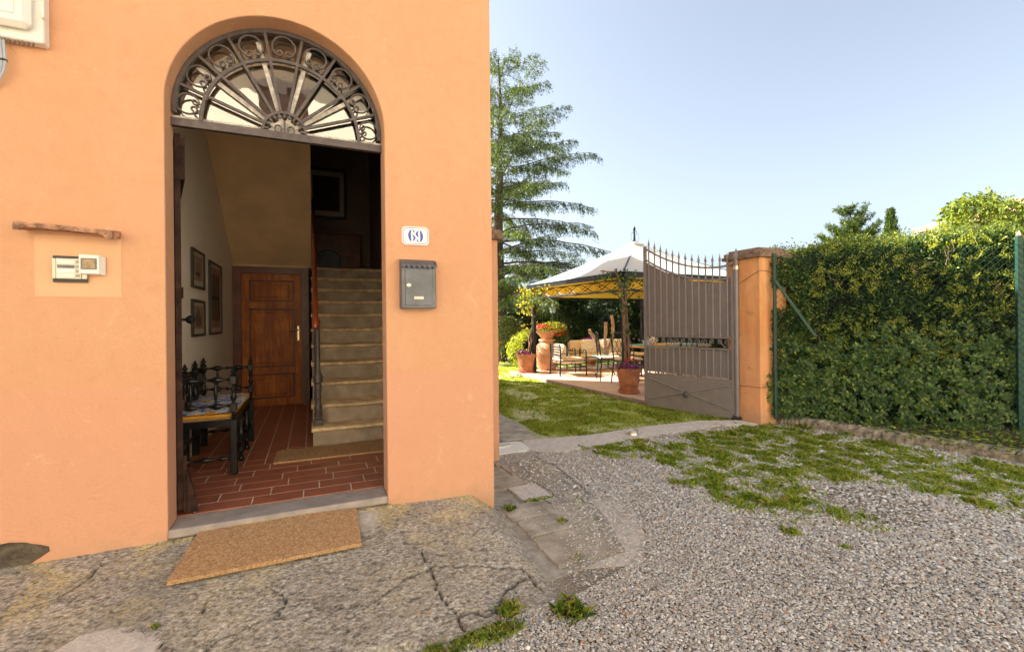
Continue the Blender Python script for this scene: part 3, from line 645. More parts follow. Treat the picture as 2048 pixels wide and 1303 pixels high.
# hall interior
XW = -.93
hl = MB(); hl.bx(-1.0, XW, .171, 5.8, -.1, 4.9)          # left wall
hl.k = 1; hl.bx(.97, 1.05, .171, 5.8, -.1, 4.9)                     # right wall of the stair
hl.k = 0; hl.bx(-.929, -.0355, 3.905, 4.0, -.1, 3.2)                # wall round the inner door (leaf stands in front)
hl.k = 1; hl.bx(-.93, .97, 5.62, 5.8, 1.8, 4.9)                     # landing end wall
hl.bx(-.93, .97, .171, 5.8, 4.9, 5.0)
M['shadeplaster'] = M_simple('shaded_plaster', (.22, .15, .11), .9, 0, .12, 3, .3); hl.build('hall_wall', [M['hallwall'], M['shadeplaster']], H)  # landing and stair wall get a darker colour standing in for the shade upstairs
sf = MB(); sf.add([(XW, 3.9, 1.862), (0, 3.9, 1.862), (0, .18, 4.31), (XW, .18, 4.31), (XW, 3.9, 2.0), (0, 3.9, 2.0), (0, .18, 4.45), (XW, .18, 4.45)], [(0, 1, 2, 3), (4, 5, 6, 7), (1, 2, 6, 5), (0, 1, 5, 4), (0, 3, 7, 4)])
sf.bx(XW, -.0, 3.86, 3.904, 1.835, 1.862); sf.build('sloped_ceiling', M['soffit'], H)
MB().bx(-.93, .97, .212, 4.0, -.12, -.0025).build('floor_bed', M['grout'], H)
tl = MB(); random.seed(4)
def tile(x0, x1, y0, y1):
    x0 = max(x0, -.93); x1 = min(x1, .965); 
    if x1-x0 < .02 or y1-y0 < .02: return
    tl.bx(x0+.0035, x1-.0035, y0+.0035, y1-.0035, -.03, -.0005+random.uniform(-.0006, .0006), ch=.001)
yy = .185; r_ = 0
while yy < .94:
    x = -.93-.29*((r_*.5) % 1)-.05*(r_ % 3)
    while x < .97: tile(x, x+.29, yy, yy+.145); x += .29
    yy += .145; r_ += 1
Y0 = yy; x = -.93; c_ = 0
while x < .97:
    y2 = Y0-.15*(c_ % 2)
    while y2 < 3.9: tile(x, x+.145, max(y2, Y0), min(y2+.29, 3.9)); y2 += .29
    x += .145; c_ += 1
tl.build('floor_tiles', M['tile'], H)
# stairs
SS = bpy.data.objects.new('staircase', None); col.objects.link(SS); SS.parent = H
RI, TR, SY = .172, .283, 1.36
for k in range(11):
    s = MB(); y0 = SY+k*TR; z1 = (k+1)*RI; y1 = y0+TR+.03 if k < 10 else 5.61
    if k == 0: y0 += .08
    s.add([(.0, y0, 0 if k == 0 else z1-RI-.04), (.0, y1, 0 if k == 0 else z1-RI-.04), (.968, y1, 0 if k == 0 else z1-RI-.04), (.968, y0, 0 if k == 0 else z1-RI-.04), (.0, y0, z1-.045), (.0, y1, z1-.045), (.968, y1, z1-.045), (.968, y0, z1-.045)], [(0, 1, 2, 3), (4, 5, 6, 7), (0, 1, 5, 4), (1, 2, 6, 5), (2, 3, 7, 6), (3, 0, 4, 7)])
    s.k = 1
    # nosing slab, rounded and slightly worn in the middle
    prof = [(y1, z1-.047), (y0-.005, z1-.047), (y0-.028, z1-.040), (y0-.035, z1-.024), (y0-.030, z1-.008), (y0-.012, z1), (y1, z1)]
    xs = [-.012+.98*i/14 for i in range(15)]; vs = []
    for i, xx in enumerate(xs):
        wr = .010*math.exp(-((xx-.42)/.28)**2)+.003*mnoise.noise((xx*9, k*3.1, 0)); vs += [(xx, a, b-(wr if j >= 3 else 0)) for j, (a, b) in enumerate(prof)]
    q = len(prof); s.add(vs, [(i*q+j, i*q+(j+1) % q, (i+1)*q+(j+1) % q, (i+1)*q+j) for i in range(14) for j in range(q)]+[tuple(range(q)), tuple(range(14*q, 15*q))])
    s.build('step', [M['stepgrey'], M['stepstone']], SS, True)
# railing: cast iron newel and handrail
bl = MB(); bl.box((.045, 1.50, .202), (.075, .075, .055), ch=.006); bl.box((.045, 1.50, .245), (.065, .065, .03), ch=.008)
bl.lathe([(.034, .0), (.037, .02), (.026, .035), (.030, .05), (.036, .075), (.024, .10), (.022, .14), (.030, .16), (.024, .175), (.026, .20), (.030, .24), (.034, .27), (.026, .285), (.040, .30), (.036, .31), (.042, .345), (.030, .38), (.020, .40), (.019, .60), (.018, .82), (.026, .835), (.020, .86)], (.045, 1.50, .26), 14)
bl.build('newel_post', M['iron'], SS, True)
for k in range(2, 11, 1):
    b = MB(); yb = SY+k*TR-.06; b.tube([(.02, yb, (k)*RI), (.02, yb, k*RI+.86)], .008, 6); b.build('baluster', M['iron'], SS, True)
hr = MB(); hr.tube([(.03, 1.44, 1.045), (.03, 1.455, 1.06), (.03, 1.47, 1.085), (.03, 1.48, 1.12), (.03, 1.49, 1.15), (.03, 1.56, 1.21), (.03, 4.3, 2.88)], [.014, .028, .034, .030, .020, .022, .022], 12)
hr.build('handrail', M['red_wood'], SS, True)
# inner door
D = bpy.data.objects.new('inner_door', None); col.objects.link(D); D.parent = H
fr = MB(); fr.bx(-.925, -.835, 3.80, 3.903, 0, 1.83); fr.bx(-.125, -.037, 3.80, 3.903, 0, 1.83); fr.bx(-.834, -.126, 3.80, 3.903, 1.745, 1.83); fr.build('door_frame', M['framewood'], D)
pn = MB(); PY = 3.845
def bord(x0, x1, z0, z1, d=0): pn.bx(x0, x1, PY-d, PY+.03, z0, z1)
bord(-.832, -.745, .006, 1.742, .02); bord(-.215, -.128, .006, 1.742, .02); bord(-.744, -.216, 1.66, 1.742, .02); bord(-.744, -.216, 1.29, 1.375, .02); bord(-.744, -.216, .43, .51, .02); bord(-.744, -.216, .006, .10, .02)
for z0, z1 in ((1.376, 1.659), (.511, 1.289), (.101, .429)):
    pn.bx(-.7435, -.2165, PY-.001, PY+.02, z0, z1)
    pn.box((-.48, PY-.008, (z0+z1)/2), (.527-.11, .018, z1-z0-.11), ch=.008)
    mo = MB()
    for (a, b, c_, d_) in ((-.743, -.217, z0, z0+.022), (-.743, -.217, z1-.022, z1), (-.743, -.721, z0+.023, z1-.023), (-.239, -.217, z0+.023, z1-.023)): mo.bx(a, b, PY-.012, PY-.002, c_, d_, ch=.004)
    mo.build('panel_moulding', M['framewood'], D)
pn.build('door_leaf', M['doorwood'], D)
hd = MB(); hd.box((-.170, PY-.026, .955), (.028, .012, .20), ch=.004); hd.tube([(-.170, PY-.03, 1.0), (-.170, PY-.065, 1.0), (-.185, PY-.07, 1.0), (-.265, PY-.07, .998)], .009, 8); hd.build('door_handle', M['brass'], D, True)
# street door leaf, folded back, seen edge-on
LD = bpy.data.objects.new('street_door', None); col.objects.link(LD); LD.parent = H
def leafpt(t, off, z): # t along the leaf from the hinge, off across it (towards the opening)
    hx, hy = -.714, .178; dx, dy = -.25, .968; nx, ny = .968, .25; return (hx+dx*t+nx*off, hy+dy*t+ny*off, z)
lf = MB()
def lbox(t0, t1, o0, o1, z0, z1, m=None):
    m = m or lf; vs = [leafpt(t, o, z) for t in (t0, t1) for o in (o0, o1) for z in (z0, z1)]
    m.add(vs, [(0, 1, 3, 2), (4, 6, 7, 5), (0, 4, 5, 1), (2, 3, 7, 6), (0, 2, 6, 4), (1, 5, 7, 3)])
lbox(0, .52, 0, .028, .03, 2.19); lbox(-.0, .53, .0281, .050, 1.93, 2.17); lbox(-.01, .53, .0281, .044, .02, .34); lbox(.02, .5, .0281, .038, .60, .66); lbox(.02, .5, .0281, .038, 1.25, 1.31)
lf.build('door_leaf', M['greywood'], LD)
wbar = MB(); wbar.add([leafpt(t, o, z) for t in (-.02, .5) for o, z in ((.044, .012), (.098, .012), (.092, .06), (.045, .26))], [(0, 1, 2, 3), (4, 5, 6, 7), (0, 1, 5, 4), (1, 2, 6, 5), (2, 3, 7, 6), (3, 0, 4, 7)]); wbar.build('weather_board', M['greywood'], LD)
kp = leafpt(.42, .028, 1.125); kn = MB(); kn.lathe([(.022, 0), (.022, .006), (.010, .012), (.009, .035), (.020, .044), (.030, .060), (.028, .078), (.015, .088), (.001, .09)], kp, 16, (.99, .13, 0)); kn.build('door_knob', M['black'], LD, True)
R2 = MB(); R2.add([(x, y, z) for (x, y) in ((.438, .185), (.478, .175), (.66, .68), (.62, .69)) for z in (.02, 2.19)], [(0, 1, 3, 2), (2, 3, 5, 4), (4, 5, 7, 6), (6, 7, 1, 0), (0, 2, 4, 6), (1, 3, 5, 7)]); R2.build('door_leaf', M['greywood'], LD)

# ================================================================== THINGS ON THE FACADE
def ngon_plate(m, w, h, c, y0, y1, cx=0, cz=0):
    p = [(-w/2+c, -h/2), (w/2-c, -h/2), (w/2, -h/2+c), (w/2, h/2-c), (w/2-c, h/2), (-w/2+c, h/2), (-w/2, h/2-c), (-w/2, -h/2+c)]
    vs = [(cx+x, y0, cz+z) for x, z in p]+[(cx+x, y1, cz+z) for x, z in p]; m.add(vs, [tuple(range(8)), tuple(range(15, 7, -1))]+[(i, (i+1) % 8, 8+(i+1) % 8, 8+i) for i in range(8)])
np_ = thing('house_number_sign', 'white ceramic house number plate reading 69 in blue above the letterbox', 'sign', (.622, -.001, 1.653), R(0)); np_.rotation_euler = (0, R(-1.0), 0)
m = MB(); ngon_plate(m, .176, .118, .018, 0, -.010); m.build('plate', M['ceramic'], np_)
m = MB()
for w, h, c, t in ((.160, .102, .017, .0032), ):
    P = [(-w/2+c, -h/2), (w/2-c, -h/2), (w/2, -h/2+c), (w/2, h/2-c), (w/2-c, h/2), (-w/2+c, h/2), (-w/2, h/2-c), (-w/2, -h/2+c), (-w/2+c, -h/2)]
    for a, b in zip(P[:-1], P[1:]): m.bar((a[0], -.0108, a[1]), (b[0], -.0108, b[1]), .0016, t)
m.build('border', M['blueglaze'], np_)
def digit6(flip):
    # fat-faced stencil numeral: heavy left bowl, thin right bowl, tapering hook
    m = MB(); s = -1 if flip else 1
    def rib(fn, n=26):
        vs = []
        for k in range(n+1):
            u = k/n; (xo, zo), (xi, zi) = fn(u); 
            for yy in (-.0102, -.0120): vs += [(s*xo, yy, s*zo), (s*xi, yy, s*zi)]
        m.add(vs, [(4*k+a, 4*k+b, 4*k+4+b, 4*k+4+a) for k in range(n) for a, b in ((0, 1), (2, 3), (0, 2), (1, 3))]+[(0, 1, 3, 2), (4*n, 4*n+1, 4*n+3, 4*n+2)])
    rib(lambda u: ((-.002-.0225*math.sin(PI*(.08+.84*u))**.7, .038-.073*u), (-.0015-.0045*math.sin(PI*(.1+.8*u)), .0375-.072*u)))          # heavy stem
    rib(lambda u: ((.002+.0215*math.sin(PI*u)**.65, .008-.043*u), (.002+.0075*math.sin(PI*u)**.8, .004-.036*u)))                              # right bowl
    rib(lambda u: ((.000+.015*u, .039-.004*u*u), (.001+.013*u, .0355-.005*u)))                                                             # thin top hook
    m.lathe([(.0001, -.0018), (.0052, -.0018), (.0052, 0)], (s*.0135, -.0102, s*.0275), 12, (0, 1, 0)); return m
for k, (flip, x) in enumerate(((False, -.0235), (True, .0245))):
    o = digit6(flip).build('digit', M['blueglaze'], np_); o.location = (x, 0, 0)
# letterbox
mb = thing('letterbox', 'grey metal letterbox with scalloped lid under the number plate', 'letterbox', (.628, -.001, 1.181))
M['zinc'] = M_simple("brushed_zinc", (.13, .135, .155), .42, .35, .28, 9, .25)
m = MB(); m.bx(-.111, .111, -.075, 0, 0, .262, ch=.004); m.build('box', M['zinc'], mb)
m = MB(); m.bx(-.088, .088, -.081, -.0755, .018, .252, ch=.003); dd = m.build('door', M['zinc'], mb)
m = MB(); m.lathe([(.015, 0), (.015, .006), (.010, .009), (.002, .009)], (-.066, -.081, .145), 16, (0, -1, 0)); m.build('lock', M['silver'], dd, True)
m = MB(); m.bx(-.033, .027, -.0835, -.0815, .058, .076); m.build('name_slot', M['offwhite'], dd)
m = MB(); vs = []; N = 42
for k in range(N+1):
    x = -.116+.232*k/N; sc = abs(math.sin(PI*k/6))*.012
    for y, z in ((.0, .318), (-.02, .316), (-.086, .276-.000), (-.092, .268-sc)): vs.append((x, y, z))
m.add(vs, [(k*4+j, k*4+j+1, k*4+5+j, k*4+4+j) for k in range(N) for j in range(3)]); m.bx(-.1105, -.1085, -.086, -.001, .262, .30); m.bx(.1085, .1105, -.086, -.001, .262, .30)
lid = m.build('lid', M['zinc'], mb)
# intercom + camera
ic = thing('intercom', 'aged white intercom panel with four name strips on the wall left of the door', 'intercom', (-1.105, -.009, 1.311))
m = MB(); m.bx(-.066, .068, -.006, 0, 0, .131); m.build('back_plate', M['darkplastic'], ic)
m = MB(); m.bx(-.066, -.052, -.016, -.0065, .017, .117, ch=.002); m.bx(-.050, .046, -.018, -.0065, .017, .117, ch=.002); m.bx(.048, .068, -.016, -.0065, .017, .070, ch=.002); m.build('cover', M['offwhite'], ic)
for k in range(4):
    m = MB(); m.bx(-.044, .022, -.0205, -.0185, .024+k*.023, .039+k*.023); m.build('name_strip', M['ceramic' if k in (1,) else 'polymer'] if k != 2 else M['zinc'], ic)
m = MB()
for k in range(4):
    for a in range(4):
        for b in range(3): m.bx(.0265+a*.0042, .0290+a*.0042, -.0190, -.0183, .0255+k*.023+b*.005, .0285+k*.023+b*.005)
m.build('speaker_slots', M['darkplastic'], ic)
cm = thing('door_camera', 'small white hooded entry camera box beside the intercom panel', 'camera', (-1.012, -.012, 1.355))
m = MB(); vs = [(-.048, -.035, 0), (.030, -.035, -.001), (.030, -.035, .092), (-.048, -.035, .094), (-.044, 0, -.006), (.046, 0, -.006), (.046, 0, .088), (-.044, 0, .094)]
m.add(vs, [(0, 1, 2, 3), (4, 5, 6, 7), (0, 1, 5, 4), (1, 2, 6, 5), (2, 3, 7, 6), (3, 0, 4, 7)]); m.build('housing', M['polymer'], cm)
m = MB(); m.bx(-.040, .022, -.038, -.0355, .020, .075); m.build('bezel', M['zinc'], cm)
M['lens'] = M_simple("amber_lens", (.28, .17, .05), .12, 0, .5, 30, 0, .001, .7)
m = MB(); m.bx(-.034, .016, -.0395, -.0382, .026, .069); m.build('lens', M['lens'], cm)
# tile shelf over the intercom
sh = thing('tile_canopy', 'weathered terracotta tile ledge over the intercom', 'ledge', (-1.09, 0, 1.585), 0); sh.rotation_euler = (0, R(3.2), 0)
M['oldtile'] = M_simple("weathered_tile", (.50, .27, .17), .92, 0, .6, 22, 1., .02)
m = MB(); vs = []; N = 26; random.seed(8)
for k in range(N+1):
    u = k/N; x = -.185+.37*u; w = .0035*mnoise.noise((k*.7, 0, 0)); e = .022*(math.exp(-((u-.02)/.06)**2)+1.2*math.exp(-((u-.97)/.07)**2))
    for y, z in ((0, .004), (-.05, .0), (-.105, -.008+w), (-.112, -.016+w), (-.105, -.030+w-e), (-.09, -.030+w-e*.9), (0, -.024-e*.4)): vs.append((x, y+random.uniform(-.002, .002), z))
m.add(vs, [(k*7+j, k*7+(j+1) % 7, k*7+7+(j+1) % 7, k*7+7+j) for k in range(N) for j in range(7)]+[tuple(range(7)), tuple(range(7*N+6, 7*N-1, -1))]); m.build('ledge_tile', M['oldtile'], sh)
# meter / boiler cabinet, top left
ac = thing('wall_cabinet', 'white plastic utility cabinet high on the wall at the top left', 'utility box', (-1.50, 0, 2.46))
m = MB(); m.bx(-.33, .322, -.06, -.001, 0, .80, ch=.006); m.build('case', M['polymer'], ac)
m = MB(); m.box((-.01, -.088, .425), (.60, .055, .77), ch=.022); m.build('front_cover', M['polymer'], ac)
m = MB(); m.box((-.03, -.118, .44), (.54, .006, .70), ch=.003); m.build('door_panel', M['polymer'], ac)
M['vent'] = M_simple("vent_grey", (.30, .27, .24), .6, 0, .3, 60)
m = MB()
for k in range(34): m.box((-.27+k*.0165, -.035, -.0035), (.006, .04, .006), rz=.5)
m.build('vent_slots', M['vent'], ac)
m = MB(); m.lathe([(.018, 0), (.018, .012), (.006, .014), (.001, .008)], (-.035, -.095, .012), 14, (0, -1, 0)); m.build('latch', M['polymer'], ac, True); m = MB(); m.box((.325, -.07, .14), (.012, .02, .05), ch=.003); m.build('catch', M['polymer'], ac)
cb = thing('cable_bundle', 'pair of grey cables looping down from the cabinet at the left edge', 'cables', (-1.345, -.04, 2.458))
for k, dx in enumerate((0, .012)):
    m = MB(); m.tube([(.0+dx, 0, .02), (.005+dx, 0, -.06), (.008+dx, .0, -.10), (.002+dx, .0, -.15), (-.02+dx*.8, .01, -.20), (-.06+dx*.5, .02, -.24), (-.13, .03, -.26), (-.3, .03, -.265)], .0062, 8); m.build('cable', M['cable'], cb, True)
m = MB(); m.lathe([(.014, -.003), (.014, .003)], (.014, 0, -.10), 12); m.build('cable_tie', M['darkplastic'], cb)

# doormats
dm = thing('doormat', 'tan coir doormat lying on the sloping concrete outside the door', 'doormat', (-.19, -.205, -.0785), R(0)); dm.rotation_euler = (R(5.6), 0, R(-1.2))
vs = []; nx, ny = 40, 20; P = [(-.385, .235), (.425, .185), (.425, -.215), (-.425, -.245)]
m = MB()
for sgn in (0, 1):
    for j in range(ny+1):
        for i in range(nx+1):
            u, v = i/nx, j/ny; x = (P[0][0]*(1-u)+P[1][0]*u)*(1-v)+(P[3][0]*(1-u)+P[2][0]*u)*v; y = (P[0][1]*(1-u)+P[1][1]*u)*(1-v)+(P[3][1]*(1-u)+P[2][1]*u)*v
            z = (.026 if sgn else .006)+.003*mnoise.noise((x*4, y*4, 0)); vs.append((x, y, z))
n1 = (nx+1)*(ny+1); fs = []
for sgn in (0, 1):
    for j in range(ny):
        for i in range(nx): a = sgn*n1+j*(nx+1)+i; fs.append((a, a+1, a+nx+2, a+nx+1))
edge = [i for i in range(nx+1)]+[j*(nx+1)+nx for j in range(1, ny+1)]+[ny*(nx+1)+i for i in range(nx-1, -1, -1)]+[j*(nx+1) for j in range(ny-1, 0, -1)]
for a, b in zip(edge, edge[1:]+edge[:1]): fs.append((a, b, n1+b, n1+a))
m.add(vs, fs); m.build('fibre_mat', M['coir'], dm)
im = thing('doormat', 'brown coir mat on the hall tiles at the foot of the stairs', 'doormat', (.16, 1.19, .0005)); m = MB(); m.box((.035, 0, .007), (.96, .38, .014), rz=-.02, ch=.004); m.build('fibre_mat', M['coir'], im)

# pictures in the hall
def picture(y0, y1, z0, z1, label, kind):
    o = thing('framed_picture', label, 'picture', (-.929, (y0+y1)/2, z0), group='framed prints on the hall wall'); w = y1-y0; h = z1-z0; b = .022
    m = MB(); m.bx(0, .022, -w/2, w/2, 0, b, ch=.003); m.bx(0, .022, -w/2, w/2, h-b, h, ch=.003); m.bx(0, .022, -w/2, -w/2+b, b, h-b, ch=.003); m.bx(0, .022, w/2-b, w/2, b, h-b, ch=.003); m.build('frame', M['darkplastic'], o)
    m = MB(); m.bx(.001, .008, -w/2+b, w/2-b, b, h-b); m.build('mount', M['mount'], o)
    m = MB()
    m.bx(.009, .0095, -w/2+b+.03, w/2-b-.03, b+.045, h-b-.03); p = m.build('print', M['print'], o)
    m = MB(); random.seed(int(z0*100))
    if kind == 'tower':
        for dy, hh in ((-.05, .10), (-.02, .16), (.02, .14), (.05, .08)): m.bx(.0096, .0100, dy*1.6-.02, dy*1.6+.02, b+.07, b+.07+hh)
    elif kind == 'ship': m.bx(.0096, .01, -.10, .08, b+.09, b+.12); m.bx(.0096, .01, -.03, -.02, b+.12, b+.24); m.bx(.0096, .01, .03, .04, b+.12, b+.21)
    else:
        for q in range(4): m.bx(.0096, .01, -.16+.1*q, -.10+.1*q, b+.12, h-b-.1)
        m.bx(.0096, .01, -.2, .2, b+.33, b+.37)
    m.build('drawing', M['ink'], o)
M['mount'] = M_simple("paper_mount", (.50, .42, .33), .8, 0, .05, 5); M['print'] = M_simple("sepia_print", (.30, .21, .14), .8, 0, .45, 14); M['ink'] = M_simple("brown_ink", (.07, .04, .025), .8, 0, .3, 20)
picture(1.60, 2.075, 1.405, 1.742, 'small black framed print on the hall wall, the upper of the left pair', 'ship')
picture(1.595, 2.07, .985, 1.306, 'small black framed print on the hall wall, the lower of the left pair', 'tower')
picture(2.31, 2.945, .985, 1.722, 'largest black framed print on the left hall wall, nearest the inner door', 'arch')
o = thing('framed_picture', 'large black framed picture in the dark upstairs landing', 'picture', (.25, 5.617, 2.89)); m = MB()
m.bx(-.30, .335, -.03, 0, 0, .05); m.bx(-.30, .335, -.03, 0, .83, .88); m.bx(-.30, -.25, -.03, 0, .051, .829); m.bx(.285, .335, -.03, 0, .051, .829); m.build('frame', M['darkplastic'], o)
m = MB(); m.bx(-.25, .285, -.012, -.002, .05, .83); m.build('mount', M['mount'], o); m = MB(); m.bx(-.22, .215, -.016, -.013, .14, .74); m.build('print', M['ink'], o)
o = thing('dark_cabinet', 'dark wooden cabinet on the upstairs landing', 'cabinet', (.42, 5.42, 1.893)); m = MB(); m.bx(-.36, .36, -.17, .17, .05, .68, ch=.006); m.build('body', M['framewood'], o); m = MB(); m.bx(-.38, .38, -.19, .18, .68, .72, ch=.006); m.build('top', M['framewood'], o)
[MB().bx(a, a+.05, b, b+.05, 0, .05).build('foot', M['framewood'], o) for a in (-.36, .31) for b in (-.17, .12)]
o = thing('round_tray', 'round bluish tray leaning on the landing cabinet', 'tray', (.26, 5.19, 1.893)); m = MB(); m.lathe([(.001, 0), (.19, .0), (.205, .02), (.20, .022), (.185, .006), (.001, .006)], (0, 0, .205), 28, (0, -1, .12)); m.build('tray', M['zinc'], o, True)

# bench with turned posts
BN = thing('bench', 'black turned wood bench with a rush seat in the hall', 'bench', (-.70, 1.41, 0))
def turned(m, p, q, r, n=10, pat=(1, .6, 1.1, .55, .8, 1.3, .8, .55, 1.1, .6, 1)):
    p = Vector(p); q = Vector(q); pts = []; rs = []; K = 33
    for k in range(K+1):
        u = k/K; i = u*(len(pat)-1); j = min(int(i), len(pat)-2); f = i-j; f = f*f*(3-2*f); pts.append(p.lerp(q, u)); rs.append(r*(pat[j]*(1-f)+pat[j+1]*f))
    m.tube(pts, rs, n)
XF, XB, ys = .17, -.20, (-.52, -.165, .18, .50)
def finial(m, x, y, z, s=1): m.lathe([(.020*s, 0), (.024*s, .006), (.012*s, .012), (.010*s, .018), (.019*s, .028), (.019*s, .036), (.009*s, .045), (.011*s, .052), (.006*s, .060), (.001, .072)], (x, y, z), 12)
for y in (ys[0], ys[3]):
    m = MB(); m.box((XF, y, .20), (.046, .046, .40), ch=.004); m.box((XF, y, .425), (.046, .046, .05), ch=.004) if False else None
    turned(m, (XF, y, .40), (XF, y, .455), .016); m.box((XF, y, .485), (.044, .044, .06), ch=.004); turned(m, (XF, y, .515), (XF, y, .655), .017, pat=(1, .6, 1.1, 1.3, .9, .7, .8, 1.1, .6, 1)); m.box((XF, y, .685), (.042, .042, .06), ch=.004); finial(m, XF, y, .715); m.build('arm_post', M['black_wood'], BN, True)
for y in ys[1:3]:
    m = MB(); m.lathe([(.015, 0), (.022, .01), (.022, .03), (.014, .04), (.016, .06), (.028, .085), (.016, .11), (.026, .14), (.015, .17), (.022, .2), (.030, .23), (.016, .26), (.024, .29), (.018, .33), (.022, .40)], (XF, y, 0), 12); m.build('leg', M['black_wood'], BN, True)
for y in ys:
    m = MB(); m.box((XB, y, .21), (.05, .05, .42), ch=.004); turned(m, (XB, y, .42), (XB, y, .66), .019, pat=(1, .6, 1.1, 1.3, .9, .7, .8, 1.1, .6, 1)); m.box((XB, y, .69), (.044, .044, .06), ch=.004); finial(m, XB, y, .72, 1.1); m.build('back_post', M['black_wood'], BN, True)
for y in ys[:1]+ys[3:]:
    for z, r in ((.69, .013), (.50, .012)):
        m = MB(); turned(m, (XB, y, z), (XF, y, z), r, pat=(.7, 1.2, .6, 1, 1.9, 1.9, 1, .6, 1.2, .6, 1, 1.9, 1.9, 1, .6, 1.2, .7)); m.build('arm_rail', M['black_wood'], BN, True)
    for f in (.29, .70):
        m = MB(); x = XB+(XF-XB)*f; turned(m, (x, y, .50), (x, y, .69), .011, pat=(1.7, .6, 1.0, 1.3, 1.0, .6, 1.7)); m.build('spindle', M['black_wood'], BN, True)
    for z in (.12,): m = MB(); turned(m, (XB, y, z), (XF, y, z), .015); m.build('stretcher', M['black_wood'], BN, True)
for a, b in zip(ys[:-1], ys[1:]):
    for z, r in ((.69, .013), (.50, .012)):
        m = MB(); turned(m, (XB, a, z), (XB, b, z), r, pat=(.7, 1.2, .6, 1, 1.9, 1, .6, 1.2, .7)); m.build('back_rail', M['black_wood'], BN, True)
    for f in (.33, .67): m = MB(); turned(m, (XB, a+(b-a)*f, .50), (XB, a+(b-a)*f, .69), .011, pat=(1.7, .6, 1.0, 1.3, 1.0, .6, 1.7)); m.build('spindle', M['black_wood'], BN, True)
for x in (XF, XB):
    m = MB(); turned(m, (x, ys[0], .16), (x, ys[3], .16), .016, pat=(.7, 1.1, .6, 1.2, .6, 1, 1.3, 1, .6, 1.2, .6, 1.1, .7)*2); m.build('stretcher', M['black_wood'], BN, True)
m = MB(); m.bx(XB, XF, -.535, -.505, .355, .402); m.bx(XB, XF, .485, .515, .355, .402); m.bx(XF-.015, XF+.015, -.50, .48, .355, .402); m.bx(XB-.015, XB+.015, -.50, .48, .355, .402); m.build('seat_rail', M['black_wood'], BN)
m = MB(); m.bx(XB+.02, XF-.018, -.50, .48, .385, .412, ch=.008); m.build('rush_seat', M['rush'], BN)
cu = thing('seat_cushion', 'blue and white lemon patterned cushion on the black bench', 'cushion', (-.72, 1.40, .413))
def pillow(m, sx, sy, sz, n=12, sq=.5):
    vs = []
    for j in range(n+1):
        for i in range(n+1):
            u, v = i/n*2-1, j/n*2-1; h = ((1-abs(u)**4)*(1-abs(v)**4))**sq; h *= 1-.12*math.sin(u*5)*math.sin(v*9); vs.append((u*sx/2*(1-.04*v*v), v*sy/2*(1-.04*u*u), h*sz/2))
    k = len(vs); vs += [(x, y, -z) for x, y, z in vs]; q = n+1
    fs = [(j*q+i, j*q+i+1, j*q+q+i+1, j*q+q+i) for j in range(n) for i in range(n)]; fs += [tuple(k+a for a in f[::-1]) for f in fs]; m.add(vs, fs); return m
m = pillow(MB(), .39, .98, .05, 20, .35); o = m.build('cushion_top', M['lemon'], cu, True); o.location = (.0, 0, .034)
m = MB(); m.box((0, 0, .010), (.375, .965, .02), ch=.008); m.build('cushion_edge', M['mustard'], cu)

# ================================================================== GATE AND PILLARS
def pillar(x, y, w, label):
    o = thing('gate_pillar', label, 'pillar', (x+w/2, y+w/2, -.23), group=None)
    m = MB(); h = w/2; m.box((0, 0, 1.04), (w, w, 2.08), ch=.008); m.build('shaft', M['stucco2'] if x > 3 else M['stucco'], o)
    m = MB(); m.box((0, 0, 2.1), (w+.10, w+.10, .045), ch=.006); m.box((0, 0, 2.145), (w+.06, w+.06, .044), ch=.006); m.box((0, 0, 2.185), (w-.02, w-.02, .034), ch=.006); m.build('cap', M['capstone'], o); return o
pillar(5.05, .97, .48, 'orange gate pillar with stone cap beside the hedge')
pillar(1.158, .97, .43, 'near orange gate pillar attached to the house corner')
GH = (5.02, 1.283); GF = (4.630, 2.60); gd = Vector((GF[0]-GH[0], GF[1]-GH[1], 0)); GL = gd.length; grz = math.atan2(gd.y, gd.x)
G = thing('metal_gate', 'brown-grey metal driveway gate leaf with spear tops standing open', 'gate', (GH[0], GH[1], -.2), grz)
# local: x along the leaf, y=+ away from camera? (front face towards -x world) ; z from -.2
def gz(z): return z+.2
def topc(x):   # upper rail curve
    u = x/GL; return 1.775+.40*max(0, (u-.18)/.82)**1.9+.045*max(0, (.18-u)/.18)**2
hp = MB(); hp.tube([(0, 0, .03), (0, 0, gz(1.86))], .030, 14); hp.lathe([(.030, 0), (.034, .01), (.034, .04), (.028, .05), (.004, .135), (.001, .137)], (0, 0, gz(1.86)), 14); hp.build('hinge_post', M['gate'], G, True)
m = MB(); m.lathe([(.036, 0), (.036, .05)], (0, 0, gz(1.72)), 14); m.box((-.005, -.05, gz(1.745)), (.03, .06, .03)); m.build('hinge_collar', M['silver'], G, True)
FRY = .0
m = MB(); m.box((GL-.018, 0, gz(1.01)), (.038, .04, 2.36)); m.box((.045, 0, gz(.80)), (.034, .036, 1.9)); m.box((GL/2+.01, 0, .035), (GL-.08, .04, .07)); m.box((GL/2+.01, 0, gz(.27)), (GL-.08, .04, .045))
for zz in (gz(.842), gz(.688)): m.box((GL/2+.01, 0, zz), (GL-.08, .036, .022))
cur1 = [(x, 0, gz(topc(x))) for x in np.linspace(.03, GL-.03, 24)]; cur2 = [(x, 0, gz(topc(x)-.165)) for x in np.linspace(.03, GL-.03, 24)]
def ribz(m, pts, w, d):
    vs = []
    for i, p in enumerate(pts):
        p = Vector(p); vs += [p+Vector((0, sy*d/2, sz*w/2)) for sy, sz in ((-1, -1), (1, -1), (1, 1), (-1, 1))]
    n = len(pts); m.add(vs, [(i*4+k, i*4+(k+1) % 4, i*4+4+(k+1) % 4, i*4+4+k) for i in range(n-1) for k in range(4)])
